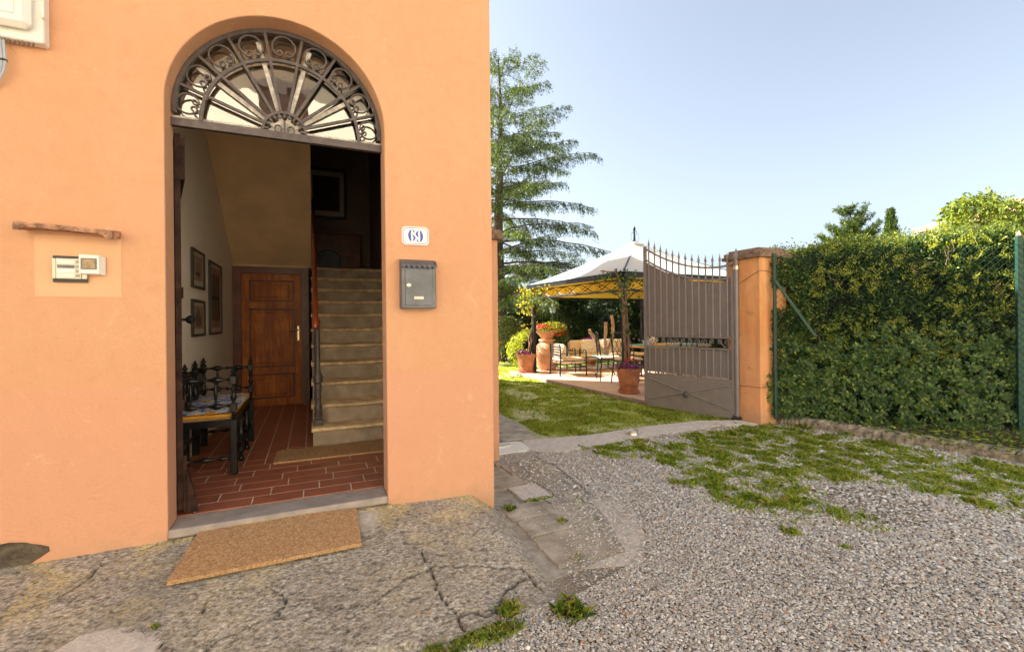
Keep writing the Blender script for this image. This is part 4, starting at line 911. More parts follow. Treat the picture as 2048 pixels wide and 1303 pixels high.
ribz(m, cur1, .024, .03); ribz(m, cur2, .024, .03); m.build('frame', M['gate'], G)
m = MB(); xs = np.linspace(.06, GL-.04, 24); vs = []
for x in xs: vs += [(x, -.012, gz(.858)), (x, -.012, gz(topc(x)-.20)), (x, -.017, gz(.858)), (x, -.017, gz(topc(x)-.20))]
m.add(vs, [(4*i+a, 4*i+b, 4*i+4+b, 4*i+4+a) for i in range(23) for a, b in ((0, 1), (2, 3), (1, 3), (0, 2))]); m.build('upper_panel', M['gate'], G)
m = MB(); m.bx(.06, GL-.04, -.017, -.012, gz(.312), gz(.668)); m.build('middle_panel', M['gate'], G)
m = MB(); m.bx(.06, GL-.04, .010, .016, .07, gz(.245)); lp = m.build('lower_panel', M['gate'], G)
m = MB()
for s in (-1, 1):
    m.tube([(.10, s*.0-.006 if s < 0 else .020, .11), (GL-.08, -.006 if s < 0 else .020, gz(.215))], .011, 8); m.tube([(.10, -.006 if s < 0 else .020, gz(.215)), (GL-.08, -.006 if s < 0 else .020, .11)], .011, 8)
m.build('cross_brace', M['gate'], G, True)
for s in (-1, 1):
    m = MB(); yy = -.012 if s < 0 else .028; cx, cz = GL/2+.01, .24-.0
    m.lathe([(.045, 0), (.045, .008), (.03, .014), (.012, .02), (.001, .022)], (cx, yy, cz), 18, (0, s, 0))
    for k in range(8): a = k*PI/4; m.lathe([(.013, 0), (.010, .006), (.001, .009)], (cx+.034*math.cos(a), yy+s*.006, cz+.034*math.sin(a)), 8, (0, s, 0))
    m.build('rosette', M['brass'] if False else M['zinc'], G, True)
NB = 13
for k in range(NB):
    x = .115+(GL-.20)*k/(NB-1); zt = topc(x); m = MB()
    m.tube([(x, .004, gz(.855)), (x, .004, gz(zt+.06))], .0115, 8); m.tube([(x, .002, gz(zt-.2)), (x, .002, gz(zt+.06))], .0072, 6)
    m.lathe([(.006, 0), (.013, .012), (.007, .02), (.018, .045), (.016, .055), (.006, .10), (.001, .135)], (x, .002, gz(zt+.045)), 8); m.build('spear_bar', M['gate'], G, True)
    m = MB(); m.tube([(x, .004, gz(.29)), (x, .004, gz(.68))], .0115, 8); m.build('lower_bar', M['gate'], G, True)
def spiral(m, cx, cz, r0, a0, turns, sgn, tail=None, w=.012):
    pts = [(cx+r0*(1-.85*q/26)*math.cos(a0+sgn*2*PI*turns*q/26), 0, cz+r0*(1-.85*q/26)*math.sin(a0+sgn*2*PI*turns*q/26)) for q in range(27)]
    if tail: pts = [tail]+pts
    n = len(pts); vs = []
    for i, p in enumerate(pts):
        a = Vector(pts[max(i-1, 0)]); b = Vector(pts[min(i+1, n-1)]); t = (b-a).normalized(); s = Vector((t.z, 0, -t.x))*(w*.3); p = Vector(p); vs += [p+s+Vector((0, -w/2, 0)), p+s+Vector((0, w/2, 0)), p-s+Vector((0, w/2, 0)), p-s+Vector((0, -w/2, 0))]
    m.add(vs, [(i*4+k, i*4+(k+1) % 4, i*4+4+(k+1) % 4, i*4+4+k) for i in range(n-1) for k in range(4)])
zm = gz(.765); seg = (GL-.12)/3
for k in range(3):
    x0 = .07+k*seg; m = MB()
    for (a, b, up) in ((x0, x0+seg/2, 1), (x0+seg, x0+seg/2, -1)):
        sg = 1 if b > a else -1
        spiral(m, a+sg*.055, zm+.012, .048, R(-90), 1.6, -sg, (a+sg*.055+.05*sg, 0, zm-.06))
        spiral(m, b-sg*.05, zm+.02, .036, R(90), 1.4, sg, None, .010)
        m.bar((a+sg*.08, 0, zm-.058), (b-sg*.03, 0, zm+.055), .012, .008, up=(0, 1, 0))
    m.build('scroll_band', M['gate'], G)
m = MB(); m.bx(-.05, .06, -.04, .05, -.015, .02, ch=.005); m.lathe([(.04, -.02), (.04, .035)], (0, 0, 0), 12); m.build('pivot', M['darkplastic'], G)
wr = thing('wire', 'thin wires tied round the gate pillar', 'wire', (5.05, .97, 0))
for z0, z1, z2 in ((1.50, 1.68, 1.66), (.20, .24, .26)):
    m = MB(); m.tube([(-.006, .33, z0+.02), (-.006, .15, (z0+z1)/2+.02), (-.004, -.004, z1), (.1, -.006, z1), (.21, -.006, z2)], .0028, 5); m.build('wire_strand', M['black'], wr)

# ================================================================== CHAIN LINK FENCE + HEDGE
FA = Vector((5.226, .902, 0)); FB = Vector((6.966, -.642, 0)); fd = (FB-FA).normalized(); fn = Vector((-fd.y, fd.x, 0)); fn = fn if fn.y > 0 else -fn
FN = thing('chain_link_fence', 'green chain link fence with steel posts in front of the hedge', 'fence', (FA.x, FA.y, -.15), math.atan2(fd.y, fd.x))
for s, nm in ((0, 'post'), (2.33, 'post'), (4.66, 'post')):
    m = MB(); m.box((s, 0, 1.02 + (.03 if s else 0)), (.055 if s else .036, .04, 2.04+(.06 if s else 0)), ch=.004); m.build('post', M['green_post'], FN)
    m = MB(); m.lathe([(.030, 0), (.028, .02), (.004, .06)], (s, 0, 2.04+(.06 if s else 0)), 4); m.build('post_cap', M['capstone'], FN) if s else None
m = MB(); m.bar((.0, -.035, 1.70), (.42, -.035, 1.02), .03, .03); m.build('brace', M['green_post'], FN)
m = MB(); WH = 1.98; WL = 4.66; c = .075; k = -WH
def wire3(p, q, r=.0016):
    m.tube([p, q], r, 3, False)
while k < WL:
    for sg in (0, 1):
        # line rising (or falling) at 45 deg, clipped to the panel
        x0, z0, x1, z1 = (k, 0, k+WH, WH) if not sg else (k, WH, k+WH, 0)
        if x0 < 0: z0 += (-x0)*(1 if not sg else -1); x0 = 0
        if x1 > WL: z1 -= (x1-WL)*(1 if not sg else -1); x1 = WL
        if x1 > x0: wire3((x0, -.026-.001*sg, z0+.03), (x1, -.026-.001*sg, z1+.03))
    k += c
for z in (.04, .9, 2.0): m.tube([(0, -.028, z), (WL, -.028, z)], .0022, 4)
m.build('wire_mesh', M['green_post'], FN)

M['lf_climber'] = M_leaf('climber_leaf', [(0., (.06, .10, .02)), (.5, (.17, .23, .035)), (1., (.40, .43, .06))], .5, .4)
def hedge_main():
    o = thing('hedge', 'tall clipped privet hedge behind the green chain link fence', 'hedge', (FA.x+.3, FA.y+.3, -.15), math.atan2(fd.y, fd.x))
    # local frame: x along fence, y away from the camera side, z up
    Lh = 5.2; x0 = .02
    m = MB(); vs_ = [(x, y, z) for x in (x0+.16, Lh) for y in (.16, .74) for z in (0, 1.98+x*.055)]; m.add(vs_, [(0, 1, 3, 2), (4, 6, 7, 5), (0, 4, 5, 1), (2, 3, 7, 6), (0, 2, 6, 4), (1, 5, 7, 3)]); m.build('light_block_core', M['core'], o)  # solid dark core added behind the leaves to block light
    n = 78000; xs = rng.uniform(x0-.12, Lh, n); h = 2.08+xs*.055+.06*nz(xs, xs*0, 1.7, 2)
    zs = rng.uniform(0.02, 1, n)**.9; zs = zs*h
    bump = .10*nz(xs, zs, 2.4, 4)+.05*nz(xs, zs, 7, 6)
    dep = rng.exponential(.10, n); y = -.22+.06-bump+dep; 
    gap = nz(xs, zs, 2.1, 12)*.5+nz(xs, zs, 6.5, 15)*.6; keep = (gap > -.30) | (dep > .2); keep &= ~((xs < .22) & (zs > .5) & (dep < .05) & (rng.random(n) < .5))
    P = np.stack([xs, y, zs], 1)[keep]
    nt = 26000; xt = rng.uniform(x0-.1, Lh, nt); yt = rng.uniform(-.15, .95, nt); ht = 2.08+xt*.055+.06*nz(xt, xt*0, 1.7, 2)+.05*nz(xt, yt, 3, 8)-.10*np.abs((yt-.4)/.55)**3; zt = ht-rng.exponential(.05, nt)+rng.normal(0, .012, nt)
    P2 = np.stack([xt, yt, zt], 1); Pa = np.concatenate([P, P2]); k = len(Pa)
    D = rdir(k)+np.array([0, -.5, .25]); N = rdir(k)+np.array([0, -.9, .8])
    leaves('foliage', Pa, D, N, rng.uniform(.026, .052, k), rng.uniform(.013, .024, k), M['lf_privet'], o)
    # yellow-green new sprigs, clustered
    ns = 1100; sx = rng.uniform(0, Lh, ns); sz = rng.uniform(.35, 2.1, ns); sel = (nz(sx, sz, 1.9, 21) > -.2); sx, sz = sx[sel], sz[sel]; ns = len(sx)
    PP = []; DD = []
    for a, b in zip(sx, sz):
        ax = unit(np.array([rng.normal(0, .6), -.45, rng.uniform(-.1, .9)])[None])[0]; L = rng.uniform(.07, .17); q = int(L/.011); t = np.linspace(0, L, q); sd = unit(np.cross(ax, [0, 1, .2])[None])[0]
        PP.append(np.array([a, -.21, b])+ax*t[:, None]); DD.append(ax*.6+sd*np.where(np.arange(q) % 2, 1, -1)[:, None]+rng.normal(0, .2, (q, 3)))
    PP = np.concatenate(PP); DD = np.concatenate(DD); k = len(PP)
    leaves('new_shoots', PP, DD, rdir(k)+np.array([0, -1., .7]), rng.uniform(.022, .040, k), rng.uniform(.011, .018, k), M['lf_bright'], o)
    kt = 16000; xt = rng.uniform(0, Lh, kt); yt = rng.uniform(-.2, .95, kt); zt = 2.08+xt*.055+.08*nz(xt, xt*0, 1.7, 2)+np.abs(rng.normal(0, .075, kt))*(.5+1.3*nz(xt, yt, 4, 3)); k = kt
    leaves('crest_leaves', np.stack([xt, yt, zt], 1), rdir(kt)+np.array([0, 0, .8]), rdir(k)+np.array([0, -1., .7]), rng.uniform(.026, .05, k), rng.uniform(.012, .022, k), M['lf_climber'], o)
    # broad leaves low down: rosettes
    nr = 1700; rx = rng.uniform(-.08, Lh, nr); rz_ = np.abs(rng.beta(1.3, 1.9, nr))*(1.18+.22*nz(rx, rx*0, 1.2, 5)); PP = []; DD = []; NN = []
    for a, b in zip(rx, rz_):
        q = rng.integers(5, 8); f = unit(np.array([rng.normal(0, .35), -1, rng.uniform(.15, .8)])[None])[0]; u = unit(np.cross(f, [0, 0, 1.])[None])[0]; v = np.cross(u, f); ang = rng.uniform(0, 6.28)+np.arange(q)*2.4
        c0 = np.array([a, -.27-rng.uniform(0, .09)-.10*(1-min(b, 1)), b]); dd = (np.cos(ang)[:, None]*u+np.sin(ang)[:, None]*v)+f*.35+np.array([0, 0, -.25])
        PP.append(np.tile(c0, (q, 1))+dd*.006); DD.append(dd); NN.append(np.tile(f, (q, 1))+rng.normal(0, .15, (q, 3)))
    PP = np.concatenate(PP); DD = np.concatenate(DD); NN = np.concatenate(NN); k = len(PP)
    leaves('broad_leaves', PP, DD, NN, rng.uniform(.04, .066, k), rng.uniform(.022, .034, k), M['lf_laurel'], o, .12)
    # twigs
    for q in range(16):
        m = MB(); x = rng.uniform(.3, 3.2); z = rng.uniform(.9, 1.9); p = [(x, -.24, z)]
        for s in range(5): x += rng.normal(0, .04); z += rng.uniform(-.02, .08); p.append((x, -.27+rng.normal(0, .015), z))
        m.tube(p, .0035, 4); m.build('twig', M['vinewood2'], o)
    n = 7000; x = rng.uniform(-.02, .42, n); nn = rng.uniform(.02, .10, n)+x*.25; z = rng.uniform(.1, 1.98, n); k = ~((z > 1.36) & (z < 1.62) & (x < .24)) & ((z > 1.05) | (z < .7) | (rng.random(n) < .6)); x, nn, z = x[k], nn[k], z[k]; k = len(x)
    P = np.stack([x-.025, -.42+nn, z], 1); leaves('edge_foliage', P, rdir(k)+np.array([0, -.4, .2]), rdir(k)+np.array([0, -.9, .8]), rng.uniform(.026, .052, k), rng.uniform(.013, .024, k), M['lf_privet'], o)
M['vinewood2'] = M_simple("pale_twig", (.32, .22, .14), .9, 0, .3, 14)
hedge_main()
def ivy():
    o = thing('ivy', 'yellow-green ivy creeping along the kerb at the lower right of the hedge', 'ivy', (6.05, -.85, -.135)); n = 75
    P = np.stack([rng.uniform(-.45, .35, n), rng.uniform(-.45, .5, n), rng.uniform(.01, .07, n)], 1); P[:, 0] -= P[:, 1]*.35; PP = []; DD = []
    for p in P:
        a = rng.uniform(0, 6.28)
        for q in (-1.1, -.5, 0, .5, 1.1): PP.append(p); DD.append([math.cos(a+q), math.sin(a+q), .25])
    k = len(PP); leaves('ivy_leaves', np.array(PP), np.array(DD), np.tile([0, -.35, 1.], (k, 1)), rng.uniform(.030, .045, k), .022, M['lf_bright'], o, .05)
ivy()
def cover():
    o = thing('ground_cover', 'small leafy ground cover and litter between the kerb and the hedge', 'ground cover', (5.9, -.4, -.145)); o['kind'] = 'stuff'
    n = 2600; t = rng.uniform(0, 1, n); a = rng.uniform(0, 1, n)**1.3; P = np.stack([-.42+t*.35+(1-a)*(.62+.55*t), 1.15-t*2.9+(1-a)*.2, rng.uniform(0, .05, n)*(1.6-a)], 1)
    leaves('cover_leaves', P, rdir(n)+np.array([-.2, -.2, .4]), rdir(n)*.5+np.array([-.2, -.4, 1.]), rng.uniform(.025, .05, n), rng.uniform(.016, .03, n), M['lf_laurel'], o)
    n = 1500; t = rng.uniform(0, 1, n); a = rng.uniform(0, 1, n); P = np.stack([-.42+t*.35+(1-a)*(.5+.55*t), 1.15-t*2.9+(1-a)*.2, rng.uniform(.003, .012, n)], 1)
    leaves('dry_litter', P, rdir(n)*np.array([1, 1, .1]), np.tile([0, 0, 1.], (n, 1)), rng.uniform(.02, .045, n), rng.uniform(.012, .024, n), M['litter'], o)
M['litter'] = M_leaf("dry_leaf", [(0., (.12, .07, .035)), (.6, (.30, .20, .11)), (1., (.5, .4, .26))], .8, .1)
cover()
sp = thing('climbing_sprig', 'small leafy sprig on the pillar edge beside the hedge', 'plant', (5.20, .93, .30)); k = 22
leaves('sprig_leaves', rng.uniform(-.08, .06, (k, 3))*np.array([1.3, .3, 1]), rdir(k)+np.array([-.3, -.5, -.1]), rdir(k)*.4+np.array([0, -1, .3]), rng.uniform(.04, .06, k), rng.uniform(.024, .034, k), M['lf_laurel'], sp)

# ================================================================== GAZEBO
GZ = thing('gazebo', 'garden gazebo with dark frame and pale pyramid canopy lined in yellow', 'gazebo', (5.15, 3.78, -.17), R(3.4))
GU, GV = 3.45, 3.28; PT = 2.02   # local x = away to the right, y = away; posts' top (z)
for (x, y) in ((0, 0), (0, GV), (GU, 0), (GU, GV)):
    m = MB(); m.box((x, y, PT/2), (.075, .075, PT)); m.box((x, y, .012), (.14, .14, .024)); m.build('post', M['black'], GZ)
cor = [(-.10, -.10), (GU+.10, -.10), (GU+.10, GV+.10), (-.10, GV+.10)]
m = MB()
for a, b in zip(cor, cor[1:]+cor[:1]):
    m.bar((a[0], a[1], PT+.045), (b[0], b[1], PT+.045), .06, .035); m.bar((a[0], a[1], PT+.08), (b[0], b[1], PT+.08), .09, .028); m.bar((a[0], a[1], PT+.012), (b[0], b[1], PT+.012), .045, .03)
m.build('eave_rail', M['black'], GZ)
inn = [(0, 0), (GU, 0), (GU, GV), (0, GV)]
for a, b in zip(inn, inn[1:]+inn[:1]):
    A = Vector((a[0], a[1], 0)); B = Vector((b[0], b[1], 0)); m = MB(); d = B-A; L = d.length; N = 40
    arc = lambda u: PT-.30+.10*math.sin(PI*u)+.10*(1-math.sin(PI*u))*0
    m.bar(A+d*.02+Vector((0, 0, PT-.235)), B-d*.02+Vector((0, 0, PT-.235)), .022, .03); m.bar(A+d*.02+Vector((0, 0, PT-.03)), B-d*.02+Vector((0, 0, PT-.03)), .022, .02)
    for ph in (0, PI):
        m.tube([A+d*u+Vector((0, 0, PT-.132+.085*math.sin(u*PI*6+ph))) for u in np.linspace(.015, .985, 66)], .0085, 5)
        m.tube([A+d*u+Vector((0, 0, PT-.132+.085*math.sin(u*PI*6+ph+.9))) for u in np.linspace(.015, .985, 66)], .006, 4)
    m.build('lattice_valance', M['black'], GZ)
for (x, y), dirs in (((0, 0), ((1, 0), (0, 1))), ((0, GV), ((1, 0), (0, -1))), ((GU, 0), ((-1, 0), (0, 1))), ((GU, GV), ((-1, 0), (0, -1)))):
    for dx, dy in dirs:
        m = MB(); m.tube([(x+dx*.40*(1-math.cos(t)), y+dy*.40*(1-math.cos(t)), PT-.66+.42*math.sin(t)) for t in np.linspace(0, PI/2, 10)], .011, 6); m.build('corner_bracket', M['black'], GZ)
PK = (GU/2, GV/2, 3.02); N = 10; E4 = [(x, y, PT+.095) for x, y in cor]
m = MB()
for a, b in zip(E4, E4[1:]+E4[:1]):
    vs = []
    for j in range(N+1):
        v = j/N
        for i in range(N+1):
            u = i/N; p = Vector(a).lerp(Vector(b), u); q = p.lerp(Vector(PK), v*.93); sag = -.07*math.sin(PI*v)*(1-.4*abs(2*u-1)); vs.append((q.x, q.y, q.z+sag))
    m.add(vs, [(j*(N+1)+i, j*(N+1)+i+1, (j+1)*(N+1)+i+1, (j+1)*(N+1)+i) for j in range(N) for i in range(N)])
m.build('canopy', M['canvas'], GZ, True)
m = MB()
for a, b in zip(E4, E4[1:]+E4[:1]):
    a2 = Vector(a).lerp(Vector(PK), .0); 
    for s in (0,):
        A = Vector((a[0], a[1], 0)); B = Vector((b[0], b[1], 0)); ctr = Vector((GU/2, GV/2, 0)); A2 = A.lerp(ctr, .14); B2 = B.lerp(ctr, .14)
        m.add([A2+Vector((0, 0, PT+.06)), B2+Vector((0, 0, PT+.06)), B2+Vector((0, 0, PT-.20)), A2+Vector((0, 0, PT-.20))], [(0, 1, 2, 3)])
m.build('yellow_lining', M['yellowcloth'], GZ)
m = MB()
for a in E4: m.bar(Vector(a)+Vector((0, 0, -.02)), (PK[0], PK[1], PK[2]-.09), .03, .03)
m.build('rafters', M['black'], GZ)
m = MB(); cap = [(PK[0]+s*.16, PK[1]+t*.16, PK[2]-.06) for s, t in ((-1, -1), (1, -1), (1, 1), (-1, 1))]; m.add(cap+[(PK[0], PK[1], PK[2]+.03)], [(0, 1, 4), (1, 2, 4), (2, 3, 4), (3, 0, 4), (0, 1, 2, 3)]); m.build('canopy_cap', M['canvas'], GZ)
m = MB(); m.lathe([(.03, 0), (.022, .15), (.014, .26), (.03, .28), (.03, .32), (.004, .37)], (PK[0], PK[1], PK[2]), 10)
for sx in (-1, 1):
    for r, z0 in ((.12, .0), (.055, .16)): m.tube([(PK[0]+sx*r*math.sin(t), PK[1]-.02, PK[2]+z0+r-r*math.cos(t)) for t in np.linspace(0, PI, 12)], .004, 4)
m.build('finial', M['black'], GZ, True)

# ================================================================== GARDEN THINGS
def pot(name, label, cat, loc, r, h, mat, prof=None, saucer=True, soil=True, group=None):
    o = thing(name, label, cat, loc, 0, group); b = .03 if saucer else 0
    m = MB(); p = prof or [(.70, 0), (.74, .02), (.80, .35), (.86, .36), (.86, .40), (.93, .78), (1.0, .79), (1.03, .84), (1.03, .98), (.98, 1.0), (.90, .99), (.88, .90), (.01, .90)]
    m.lathe([(a*r, b+z*h) for a, z in p], (0, 0, 0), 28); m.build('pot', mat, o, True)
    if saucer: m = MB(); m.lathe([(r*.85, 0), (r*.97, .04), (r*.93, .045), (r*.8, .02), (.01, .02)], (0, 0, 0), 28); m.build('saucer', M['terracotta'], o, True)
    return o
def flowers(parent, name, n, cx, cy, cz, rx, ry, rz_, size, mat):
    k = 5; c = rng.normal(0, 1, (n, 3)); c = unit(c)*rng.uniform(.6, 1, (n, 1)); c[:, 2] = np.abs(c[:, 2])*.9-.15; c = c*np.array([rx, ry, rz_])+np.array([cx, cy, cz])
    f = unit(c-np.array([cx, cy, cz-.05])+rng.normal(0, .05, (n, 3))); u = unit(np.cross(f, rdir(n))); v = np.cross(f, u); P = []; D = []; N = []
    for j in range(k): a = 2*PI*j/k; d = u*math.cos(a)+v*math.sin(a); P.append(c+d*.001); D.append(d+f*.25); N.append(f)
    P = np.concatenate(P); D = np.concatenate(D); N = np.concatenate(N); s = np.tile(rng.uniform(.8, 1.2, n)*size, k)
    return leaves(name, P, D, N, s, s*1.0, mat, parent, .05)
def foliage_ball(parent, name, n, c, r, L, mat, up=.3):
    d = rdir(n); q = rng.uniform(.35, 1, (n, 1))**.6; P = np.array(c)+d*q*np.array(r); 
    return leaves(name, P, d+rdir(n)*.9+np.array([0, 0, up]), rdir(n)+np.array([-.2, -.4, .8]), rng.uniform(.7, 1.3, n)*L, rng.uniform(.4, .65, n)*L, mat, parent)
# front vine pot
p1 = pot('plant_pot', 'large terracotta pot with a vine and purple petunias at the near patio post', 'plant pot', (4.995, 3.47, -.17), .20, .40, M['terracotta'])
m = MB()
for k in range(26):
    a = k*.242; m.lathe([(.001, 0), (.018, .004), (.010, .012), (.001, .014)], (.172*math.cos(a), .172*math.sin(a), .25+.035*math.sin(k*1.3)), 7, (math.cos(a), math.sin(a), 0))
for z in (.12, .135): m.lathe([(.166, z-.004), (.172, z), (.166, z+.004)], (0, 0, 0), 28)
m.build('relief', M['terracotta'], p1, True)
M['soil2'] = M['soil']; m = MB(); m.lathe([(.001, 0), (.178, 0)], (0, 0, .40), 20); m.build('potting_soil', M['soil'], p1)
foliage_ball(p1, 'petunia_leaves', 500, (0, 0, .46), (.23, .23, .07), .035, M['lf_mid']); flowers(p1, 'petunia_flowers', 60, 0, 0, .45, .25, .25, .10, .030, M['petunia']); flowers(p1, 'geranium_flowers', 16, .03, -.03, .56, .14, .1, .08, .022, M['redpetal'])
def vine(label, loc, stems, leafc, mat, seedn):
    random.seed(seedn); o = thing('climbing_vine', label, 'vine', loc); m = MB()
    for pts, r in stems:
        P = []
        for a, b in zip(pts[:-1], pts[1:]):
            for q in range(5): f = q/5; P.append(tuple(a[i]*(1-f)+b[i]*f+random.uniform(-.012, .012) for i in range(3)))
        P.append(pts[-1]); m.tube(P, [r*(1-.5*i/len(P)) for i in range(len(P))], 6)
    m.build('stem', M['vinewood'], o, True)
    PP = []
    for (c, s, n) in leafc: PP.append(np.array(c)+rng.normal(0, 1, (n, 3))*np.array(s))
    PP = np.concatenate(PP); k = len(PP); leaves('vine_leaves', PP, rdir(k)+np.array([0, 0, -.5]), rdir(k)*.5+np.array([-.3, -.8, .4]), rng.uniform(.045, .085, k), rng.uniform(.035, .06, k), mat, o, .08); return o
M['vinewood'] = M_simple("vine_wood", (.30, .17, .10), .9, 0, .4, 14, .8, .01)
vine('leafy vine climbing the near gazebo post from the petunia pot', (5.06, 3.58, .2),
 [([(-.03, -.03, 0), (-.05, 0, .5), (-.02, .05, 1.0), (-.05, .1, 1.5), (-.1, .2, 1.75), (-.2, .5, 1.78)], .024), ([(.03, -.03, 0), (.0, -.02, .45), (.02, .03, .9), (.05, .1, 1.4), (.3, .1, 1.68)], .020), ([(-.04, -.04, .0), (-.1, -.04, .5), (-.09, .0, 1.0), (-.02, .1, 1.5)], .008), ([(.08, -.05, .0), (.12, -.02, .3), (.03, 0, .6)], .010)],
 [((-.02, .05, 1.15), (.08, .06, .22), 46), ((0, .1, 1.5), (.13, .1, .12), 70), ((.1, .1, 1.65), (.22, .1, .07), 46), ((-.12, .5, 1.68), (.05, .25, .06), 40), ((.06, .0, .75), (.06, .04, .2), 9)], M['lf_laurel'], 3)
p2 = pot('plant_pot', 'terracotta pot with purple flowers beside the far left patio post', 'plant pot', (4.80, 7.18, -.17), .235, .42, M['terracotta'])
m = MB(); m.lathe([(.001, 0), (.21, 0)], (0, 0, .42), 20); m.build('potting_soil', M['soil'], p2)
foliage_ball(p2, 'flower_leaves', 260, (-.08, -.05, .46), (.2, .15, .06), .04, M['lf_mid']); flowers(p2, 'purple_flowers', 46, -.12, -.08, .47, .18, .15, .08, .032, M['petunia'])
vine('yellowing trumpet vine climbing the far left gazebo post', (4.86, 7.1, .22),
 [([(-.05, 0, 0), (.03, 0, .45), (.1, 0, .9), (.06, 0, 1.4), (.1, .0, 1.65)], .026), ([(.02, .02, 0), (-.02, .02, .4), (.12, 0, .85), (.02, 0, 1.35)], .020), ([(-.02, 0, 0), (.08, 0, .5), (.04, 0, 1.1)], .014)],
 [((.02, 0, 1.42), (.16, .12, .14), 170), ((.05, -.3, 1.60), (.10, .35, .06), 130), ((-.05, 0, 1.15), (.12, .1, .10), 50), ((.15, 0, .9), (.04, .05, .14), 12), ((-.14, 0, .72), (.05, .05, .05), 9)], M['lf_vine'], 5)
# orcio jar with bowl and flowers
jr = thing('oil_jar', 'big pale terracotta oil jar standing on the grass behind the armchair', 'jar', (5.50, 7.42, -.2))
m = MB(); m.lathe([(.17, 0), (.20, .02), (.245, .12), (.32, .28), (.355, .40), (.36, .43), (.352, .45), (.325, .54), (.26, .65), (.20, .72), (.175, .75), (.215, .765), (.215, .80), (.20, .81)], (0, 0, 0), 32); m.lathe([(.001, 0), (.035, .0), (.03, .01), (.001, .012)], (-.24, -.20, .60), 10, (-.7, -.6, .3)); m.build('jar_body', M['terrapale'], jr, True)
bw = thing('flower_bowl', 'terracotta bowl of red and yellow flowers on top of the oil jar', 'flower bowl', (5.50, 7.42, .61))
m = MB(); m.lathe([(.12, 0), (.16, .04), (.24, .14), (.29, .19), (.30, .20), (.27, .20), (.22, .15), (.01, .15)], (0, 0, 0), 28); m.build('bowl', M['terrapale'], bw, True)
foliage_ball(bw, 'flower_leaves', 900, (.10, -.05, .28), (.42, .30, .16), .045, M['lf_bright']); foliage_ball(bw, 'trailing_leaves', 700, (.30, -.12, .05), (.22, .2, .30), .05, M['lf_mid']); flowers(bw, 'pink_flowers', 60, -.16, -.1, .30, .20, .2, .14, .038, M['pinkpetal']); flowers(bw, 'red_flowers', 40, .22, -.2, .15, .32, .2, .32, .032, M['redpetal'])
# chairs
def round_seat_cushion(m, c, d, ch): m.box(c, d, ch=ch)
def armchair(label, loc, rz):
    o = thing('armchair', label, 'armchair', loc, rz); w = .60; d = .62   # faces +x, back at x=0
    for (x, y) in ((0, -w/2), (0, w/2)): m = MB(); m.bar((x-.02, y, 0), (x, y, .42), .028, .028); m.bar((x, y, .42), (x-.02, y, .72), .026, .026); m.build('back_leg', M['black'], o)
    for (x, y) in ((d, -w/2), (d, w/2)):
        m = MB(); m.bar((x+.01, y, 0), (x, y, .56), .022, .022); m.tube([(x, y, .52)]+[(x-.035+.035*math.cos(t), y, .55+.035*math.sin(t)) for t in np.linspace(0, PI*1.2, 9)], .010, 6); m.build('front_leg', M['black'], o)
        m = MB(); m.bar((0, y, .50), (d-.03, y, .52), .02, .012); m.build('armrest', M['black'], o)
        m = MB(); m.bar((0, y, .20), (d, y, .20), .02, .02); m.bar((0, y, .34), (d, y, .34), .014, .014); m.tube([(d*.5+.05*math.cos(t), y, .27+.062*math.sin(t)) for t in np.linspace(0, 2*PI, 18)], .006, 5); m.build('side_frame', M['black'], o)
    m = MB()
    for x in (0, d): m.bar((x, -w/2, .20), (x, w/2, .20), .02, .02); m.bar((x, -w/2, .34), (x, w/2, .34), .014, .014); m.tube([(x, .05*math.cos(t), .27+.062*math.sin(t)) for t in np.linspace(0, 2*PI, 18)], .006, 5)
    m.build('seat_frame', M['black'], o)
    m = MB()
    for z in (.46, .52, .58, .64, .70): m.bar((-.018, -w/2, z), (-.018, w/2, z), .014, .022 if z in (.46, .70) else .010)
    for k in range(7): y = -w/2+w*(k+1)/8; m.bar((-.012, y, .46), (-.022, y, .70), .022, .006)
    m.build('back_lattice', M['black'], o)
    m = MB(); m.box((.31, 0, .335), (.58, .55, .13), ch=.035); m.build('seat_cushion', M['cream'], o, True); m = MB(); m.box((.10, 0, .54), (.14, .54, .34), ch=.05); m.build('back_cushion', M['cream'], o, True)
    return o
AC_ = armchair('black metal armchair with cream cushions in front of the oil jar', (5.13, 6.30, -.17), R(-7))
SF = thing('sofa', 'long black metal garden sofa with cream cushions under the gazebo', 'sofa', (6.95, 6.98, -.17), R(-1))
w = 1.9
for x in (-w/2, w/2):
    for y in (-.35, .30): m = MB(); m.bar((x, y, 0), (x, y, .56 if y < 0 else .7), .024, .024); m.build('leg', M['black'], SF)
    m = MB(); m.bar((x, -.35, .50), (x, .3, .50), .02, .014); m.build('armrest', M['black'], SF)
m = MB()
for y in (-.35, .3):
    m.bar((-w/2, y, .20), (w/2, y, .20), .02, .02); m.bar((-w/2, y, .34), (w/2, y, .34), .014, .014)
    for k in range(5): m.tube([(-w/2+w*(k+.5)/5+.05*math.cos(t), y, .27+.062*math.sin(t)) for t in np.linspace(0, 2*PI, 16)], .006, 5)
m.bar((-w/2, .3, .7), (w/2, .3, .7), .02, .02); m.build('frame', M['black'], SF)
for k in range(3): x = -w/2+w*(k+.5)/3; m = MB(); m.box((x, -.03, .33), (w/3-.012, .62, .14), ch=.04); m.build('seat_cushion', M['cream'], SF, True); m = MB(); m.box((x, .20, .56), (w/3-.015, .15, .36), rx=-.12, ch=.05); m.build('back_cushion', M['cream'], SF, True)
for x, l in ((6.45, 'left floral scatter cushion on the garden sofa'), (7.10, 'right floral scatter cushion on the garden sofa')):
    o = thing('scatter_cushion', l, 'cushion', (x, 6.98, .40), R(3), 'floral scatter cushions'); q = pillow(MB(), .44, .40, .13).build('cover', M['floral'], o, True); q.rotation_euler = (R(72), 0, R(4)); 
